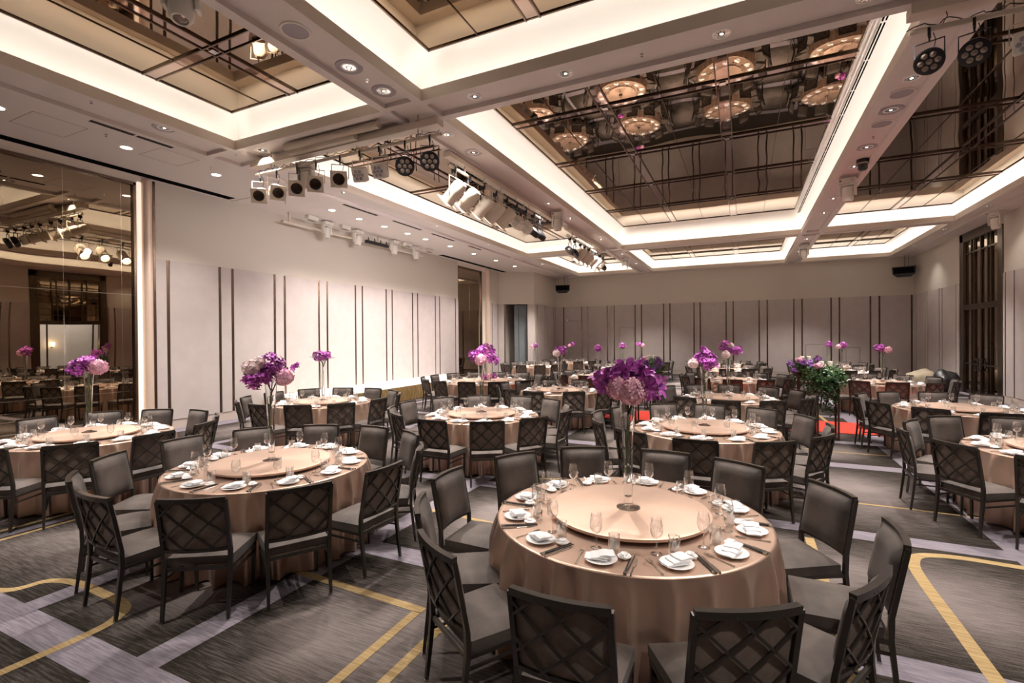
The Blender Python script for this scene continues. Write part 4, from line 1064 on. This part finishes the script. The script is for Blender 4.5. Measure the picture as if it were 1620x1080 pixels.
def rig(label, a, b, box, hangers):
    t = thing('lighting_bar', label, 'lighting bar', ((a[0]+b[0])/2, (a[1]+b[1])/2, a[2]), 0, 'ceiling lighting bars'); o = Vector(t.location)
    A, B = Vector(a)-o, Vector(b)-o
    ob('pipe', MB().bar(A, B, .028, n=12).mesh('pipe', M_fix, smooth=40), t)
    q = MB(); q.bx(*box); q.v = [tuple(Vector(v)-o) for v in q.v]
    ob('trunking', q.mesh('trunking', M_fix), t)
    for f_ in hangers:
        p = A.lerp(B, f_); ob('hanger', MB().bar(p, (p.x, p.y, (CH if abs(a[1]-b[1]) < .1 else ZC)-o.z), .012).mesh('hanger', M_fix), t)
    w_ = MB(); rr = random.Random(int(a[0]*100)); L = (B-A).length; n_ = int(L/.22); pp = []
    for i in range(n_*4+1):
        p = A.lerp(B, i/(n_*4)); pp.append(p+Vector((rr.uniform(-.03, .03), rr.uniform(-.03, .03), .02+.05*abs(math.sin(i*.8)))))
    w_.path(pp, .006, n=5); ob('cable', w_.mesh('cable', M_fixb, smooth=60), t)
    sk = MB()
    for i in range(6):
        p = A.lerp(B, .1+.16*i); sk.box((p.x, p.y, ZC-o.z-.06), (.07, .07, .05)).path([(p.x, p.y, ZC-o.z-.08), (p.x+.05, p.y+.04, .12), (p.x, p.y+.02, .03)], .005)
    ob('power_socket', sk.mesh('power_socket', M_fixb), t)
    return t
rig('long beige lighting bar over the stage edge at upper left, running across the room', (-8.57, 6.45, 5.22), (-4.28, 6.45, 5.22), (-8.65, -4.3, 6.38, 6.55, 5.36, 5.47), (.1, .9))
ob_b = thing('screen_housing', 'beige roller screen housing tube beside the upper left lighting bar', 'screen housing', (-6.5, 6.25, 5.5))
ob('housing_tube', MB().bar((-1.0, 0, 0), (1.15, 0, 0), .065, n=16).mesh('housing_tube', M_fix, smooth=40), ob_b); ob('housing_box', MB().bx(-1.0, .6, .02, .12, -.12, -.03).mesh('housing_box', M_fix), ob_b)
names1 = 'first second third fourth fifth sixth seventh eighth ninth'.split()
for k, (x, kind, tilt, rz) in enumerate(((-8.45, 'P', -1.15, .75), (-8.0, 'P', -1.15, 1.05), (-7.45, 'P', -1.15, .8), (-6.97, 'P', -1.2, .75), (-6.39, 'P', -1.2, .65), (-5.93, 'W', -1.1, .3), (-5.5, 'W', -1.1, .2), (-4.98, 'B', -1.1, .6), (-4.49, 'B', -1.1, .5))):
    lab = {'P': 'beige par can with square frame', 'W': 'beige boxy LED spotlight', 'B': 'black round LED par light'}[kind]
    hang({'P': 'par_can', 'W': 'led_spotlight', 'B': 'led_par_light'}[kind], lab+', %s from the left on the upper left bar' % names1[k], 'stage light', (x, 6.45, 5.19), rz,
         {'P': PAR, 'W': LEDW, 'B': LEDB}[kind], tilt, 'stage lights on the upper left bar', 1.2)
rig('beige lighting bar along the left beam carrying a row of par cans', (-4.98, 7.75, 5.26), (-4.98, 12.7, 5.26), (-5.06, -4.92, 7.7, 13.3, 5.40, 5.5), (.12, .7))
for k, y in enumerate((7.95, 8.5, 9.1, 9.65, 10.2, 10.75, 11.3, 11.8, 12.3)):
    kind = 'P' if k < 5 else 'W' if k < 7 else 'B'
    lab = {'P': 'beige par can aimed at the stage', 'W': 'white boxy LED spotlight', 'B': 'black round LED par light'}[kind]
    hang({'P': 'par_can', 'W': 'led_spotlight', 'B': 'led_par_light'}[kind], lab+', %s from the near end of the middle bar' % names1[k], 'stage light', (-4.98, y, 5.23), -PI/2+.0,
         {'P': PARON, 'W': LEDW, 'B': LEDB}[kind], -.85, 'stage lights on the middle bar', 1.45)
rig('far beige lighting bar along the left beam with glowing par cans', (-4.98, 14.5, 5.2), (-4.98, 19.0, 5.2), (-5.06, -4.92, 14.5, 19.0, 5.40, 5.5), (.12, .85))
for k, y in enumerate((14.8, 15.3, 15.9, 16.4, 16.9, 17.4, 17.9, 18.4, 18.85)):
    kind = 'B' if k in (0, 1, 8) else 'P'
    lab = {'P': 'glowing beige par can', 'B': 'black round LED par light'}[kind]
    hang({'P': 'par_can', 'B': 'led_par_light'}[kind], lab+', %s from the near end of the far bar' % names1[k], 'stage light', (-4.98, y, 5.17), -PI/2+.55, {'P': PARON, 'B': LEDB}[kind], -.75, 'stage lights on the far bar', 1.3)
rig('beige lighting bar at the upper right corner of the photo', (1.6, 6.5, 5.2), (4.4, 6.5, 5.2), (1.6, 4.6, 6.42, 6.6, 5.36, 5.47), (.33, .9))
for k, (x, kind) in enumerate(((1.77, 'B'), (2.13, 'B'), (2.52, 'W'), (3.0, 'P'))):
    lab = {'P': 'beige par can', 'W': 'beige boxy LED spotlight', 'B': 'black round seven lens LED par light'}[kind]
    hang({'P': 'par_can', 'W': 'led_spotlight', 'B': 'led_par_light'}[kind], lab+', %s from the left on the upper right bar' % names1[k], 'stage light', (x, 6.5, 5.17), -.35, {'P': PAR, 'W': LEDW, 'B': LEDB}[kind], -1.0, 'stage lights on the upper right bar')
# real beams of the lit stage lamps
def spot(loc, tgt, power, ang, col, blend=.5, size=.08):
    l = bpy.data.lights.new('stage_beam', 'SPOT'); l.energy = power; l.spot_size = math.radians(ang); l.spot_blend = blend; l.shadow_soft_size = size; l.color = col
    o = bpy.data.objects.new('stage_beam', l); COL.objects.link(o); o.location = loc
    o.rotation_euler = (Vector(tgt)-Vector(loc)).to_track_quat('-Z', 'Y').to_euler(); return o
for k, y in enumerate((7.95, 8.5, 9.1, 9.65, 10.2)):
    spot((-5.3, y, 4.75), (-11.6, 8.6+1.9*k, 3.3), 115, 80, (1, .90, .93), .9)
for k, y in enumerate((15.9, 16.4, 16.9, 17.4, 17.9)):
    spot((-5.3, y, 4.75), (-11.2, 11.0+1.2*k, 1.6), 70, 50, (1, .90, .93), .9)
spot((-5.3, 10.75, 4.75), (-11.6, 10.0, 1.0), 150, 38, (.86, 1, .84), 1.0)
spot((-5.3, 11.3, 4.75), (-11.6, 17.5, 1.8), 170, 36, (1, .74, .86), 1.0)
spot((-5.3, 15.0, 4.8), (-6.8, 12.5, .8), 200, 36, (1, .80, .84), .9)
# ---- moving heads
mh_base = MB().box((0, 0, -.05), (.34, .26, .10)).box((-.12, -.131, -.05), (.06, .01, .05), 1).box((.1, -.131, -.05), (.08, .01, .03), 1).mesh('base', [M_fixw, M_fixb], bevel=.012)
mh_yoke = MB().box((-.145, 0, -.24), (.045, .13, .28)).box((.145, 0, -.24), (.045, .13, .28)).box((0, 0, -.125), (.33, .14, .05)).mesh('yoke_arm', M_fixw, bevel=.018)
mh_head = MB().lathe([(.05, .16), (.105, .13), (.115, .0), (.11, -.14), (.085, -.18), (.07, -.18), (.065, -.16), (.0, -.16)], 28, capt=False).mesh('head', [M_fixw], smooth=35)
mh_lens = MB().lathe([(.068, -.165), (.04, -.178), (.0, -.182)], 20, capt=False).mesh('lens', M_lens, smooth=60)
def moving_head(loc, rz, tilt, who, sc=1.):
    t = thing('moving_head_light', 'pale grey moving head spotlight '+who, 'stage light', loc, rz, 'moving head lights'); t.scale = (sc,)*3
    ob('base', mh_base, t); ob('yoke_arm', mh_yoke, t)
    h = ob('head', mh_head, t, (0, 0, -.32)); h.rotation_euler = (tilt, 0, 0); ob('lens', mh_lens, h)
moving_head((-4.85, 2.88, 5.53), .75, -.2, 'cut by the top edge at upper left', .96)
moving_head((-4.73, 13.0, ZC), .3, .0, 'on the left beam behind the par can bar')
moving_head((-4.69, 21.6, ZC), .3, .0, 'far away on the left beam')
moving_head((2.14, 13.2, ZC), -.3, .1, 'on the right beam beside the dome camera')
moving_head((2.14, 22.0, ZC), -.3, .6, 'far away on the right beam, tilted sideways')
moving_head((6.55, 18.6, ZC), -1.0, .15, 'near the bronze doors at the right wall')
moving_head((-7.39, 6.6, CH-.3), .3, .1, 'behind the par cans of the upper left bar', .9)
for k, y in enumerate((10.75, 12.03, 13.85, 15.14)): moving_head((-11.2, y, 5.5), -PI/2, 0, '%s from the left above the stage wall' % names1[k], .95)
rl = thing('wall_rail', 'beige lighting rail fixed high along the white stage wall', 'lighting rail', (-11.3, 12.5, 5.24)); ob('rail', MB().bar((0, -3.2, 0), (0, 3.2, 0), .03, n=12).mesh('rail', M_fix, smooth=40), rl)
for k in range(6): ob('rail_bracket', MB().bx(-.03, .03, -3.0+1.2*k-.02, -3.0+1.2*k+.02, 0, .28).mesh('rail_bracket', M_fix), rl)
for k, y in enumerate((10.1, 11.38, 14.5, 15.85)):
    o = ob('strobe_light', MB().box((0, 0, -.06), (.16, .34, .11)).box((.0, 0, -.125), (.12, .28, .02), 1).mesh('strobe_body', [M_fixw, M_fixb], bevel=.008), None, (-11.1, y, ZC))
    tag(o, 'small pale strobe box, %s from the left on the ceiling above the stage wall' % names1[k], 'stage light', 'strobe boxes above the stage')
lb = thing('led_batten', 'dark LED batten with lamps on the rail above the stage', 'stage light', (-11.24, 13.0, 5.24)); ob('batten_body', MB().bx(-.06, .06, -.55, .55, -.05, .05).mesh('batten_body', M_fixb, bevel=.01), lb)
for k in range(4): ob('batten_clamp', MB().path([(0, -.45+.3*k, .05), (.0, -.42+.3*k, .16), (0, -.38+.3*k, .05)], .012).mesh('batten_clamp', M_fixb), lb)
dm = thing('dome_camera', 'black dome camera on the right ceiling beam', 'camera', (2.22, 12.1, CH)); ob('camera_body', MB().lathe([(.11, 0), (.11, -.07), (.09, -.10), (.085, -.19), (.06, -.22), (.0, -.23)], 24, capt=False).mesh('camera_body', M_fixb, smooth=35), dm)
ob('camera_bezel', MB().lathe([(.112, -.072), (.114, -.08), (.095, -.1)], 24, capb=False, capt=False).mesh('camera_bezel', M_lens, smooth=35), dm)
# ---- hanging loudspeakers
def loud(loc, rz, who):
    t = thing('loudspeaker', 'black angled loudspeaker cabinet hung from the ceiling '+who, 'loudspeaker', loc, rz, 'hung loudspeakers')
    q = MB(); pr = [(-.42, .22), (.42, .22), (.40, -.10), (.24, -.24), (-.24, -.24), (-.40, -.10)]
    vs = [(x, -.18, z) for x, z in pr]+[(x*.85, .2, z*.9) for x, z in pr]; n_ = 6
    q.add(vs, [tuple(range(n_)), tuple(range(2*n_-1, n_-1, -1))]+[(i, n_+i, n_+(i+1) % n_, (i+1) % n_) for i in range(n_)])
    ob('cabinet', q.mesh('cabinet', M_fixb, bevel=.01, seg=1), t)
    ob('grille', MB().bx(-.36, .36, -.19, -.182, -.08, .18).mesh('grille', M_black), t)
    q = MB(); top = ZC-.004-loc[2]
    for cx_, rr_ in (((-.25, .006), (.1, .010), (.3, .006)) if loc[0] < 0 else ((.02, .010), (.14, .006))): q.bar((cx_, 0, .2), (cx_, 0, top), rr_)
    ob('cable', q.mesh('cable', M_fixb), t)
loud((-9.35, 26.5, 4.80), .25, 'in the far left corner'); loud((6.44, 26.9, 4.81), -.35, 'in the far right corner')
# ---- stacked cloth bundles, black bag at the right wall
def blob(name, loc, sc, seed, mt, lab, cat):
    rr = random.Random(seed); bm = bmesh.new(); bmesh.ops.create_icosphere(bm, subdivisions=3, radius=1)
    for v in bm.verts:
        n_ = 1+.16*math.sin(4*v.co.x+seed)+.13*math.sin(6*v.co.y+2*seed)+rr.uniform(-.04, .04); v.co *= n_; v.co.x *= sc[0]; v.co.y *= sc[1]; v.co.z = max(-.9, v.co.z)*sc[2]
    me = bpy.data.meshes.new(name); bm.to_mesh(me); bm.free(); me.materials.append(mt); me.polygons.foreach_set('use_smooth', [True]*len(me.polygons))
    tag(ob(name, me, None, loc), lab, cat)
blob('black_bag', (6.1, 20.9, .40), (.30, .35, .42), 4, M_fixb, 'black crumpled bag on the floor by the bronze doors', 'bag')
blob('cloth_bundle', (5.9, 22.6, .36), (.4, .5, .38), 6, mat('khaki_cloth', (.30, .25, .18), .85), 'khaki cloth covered bundle at the foot of the right wall', 'bundle')
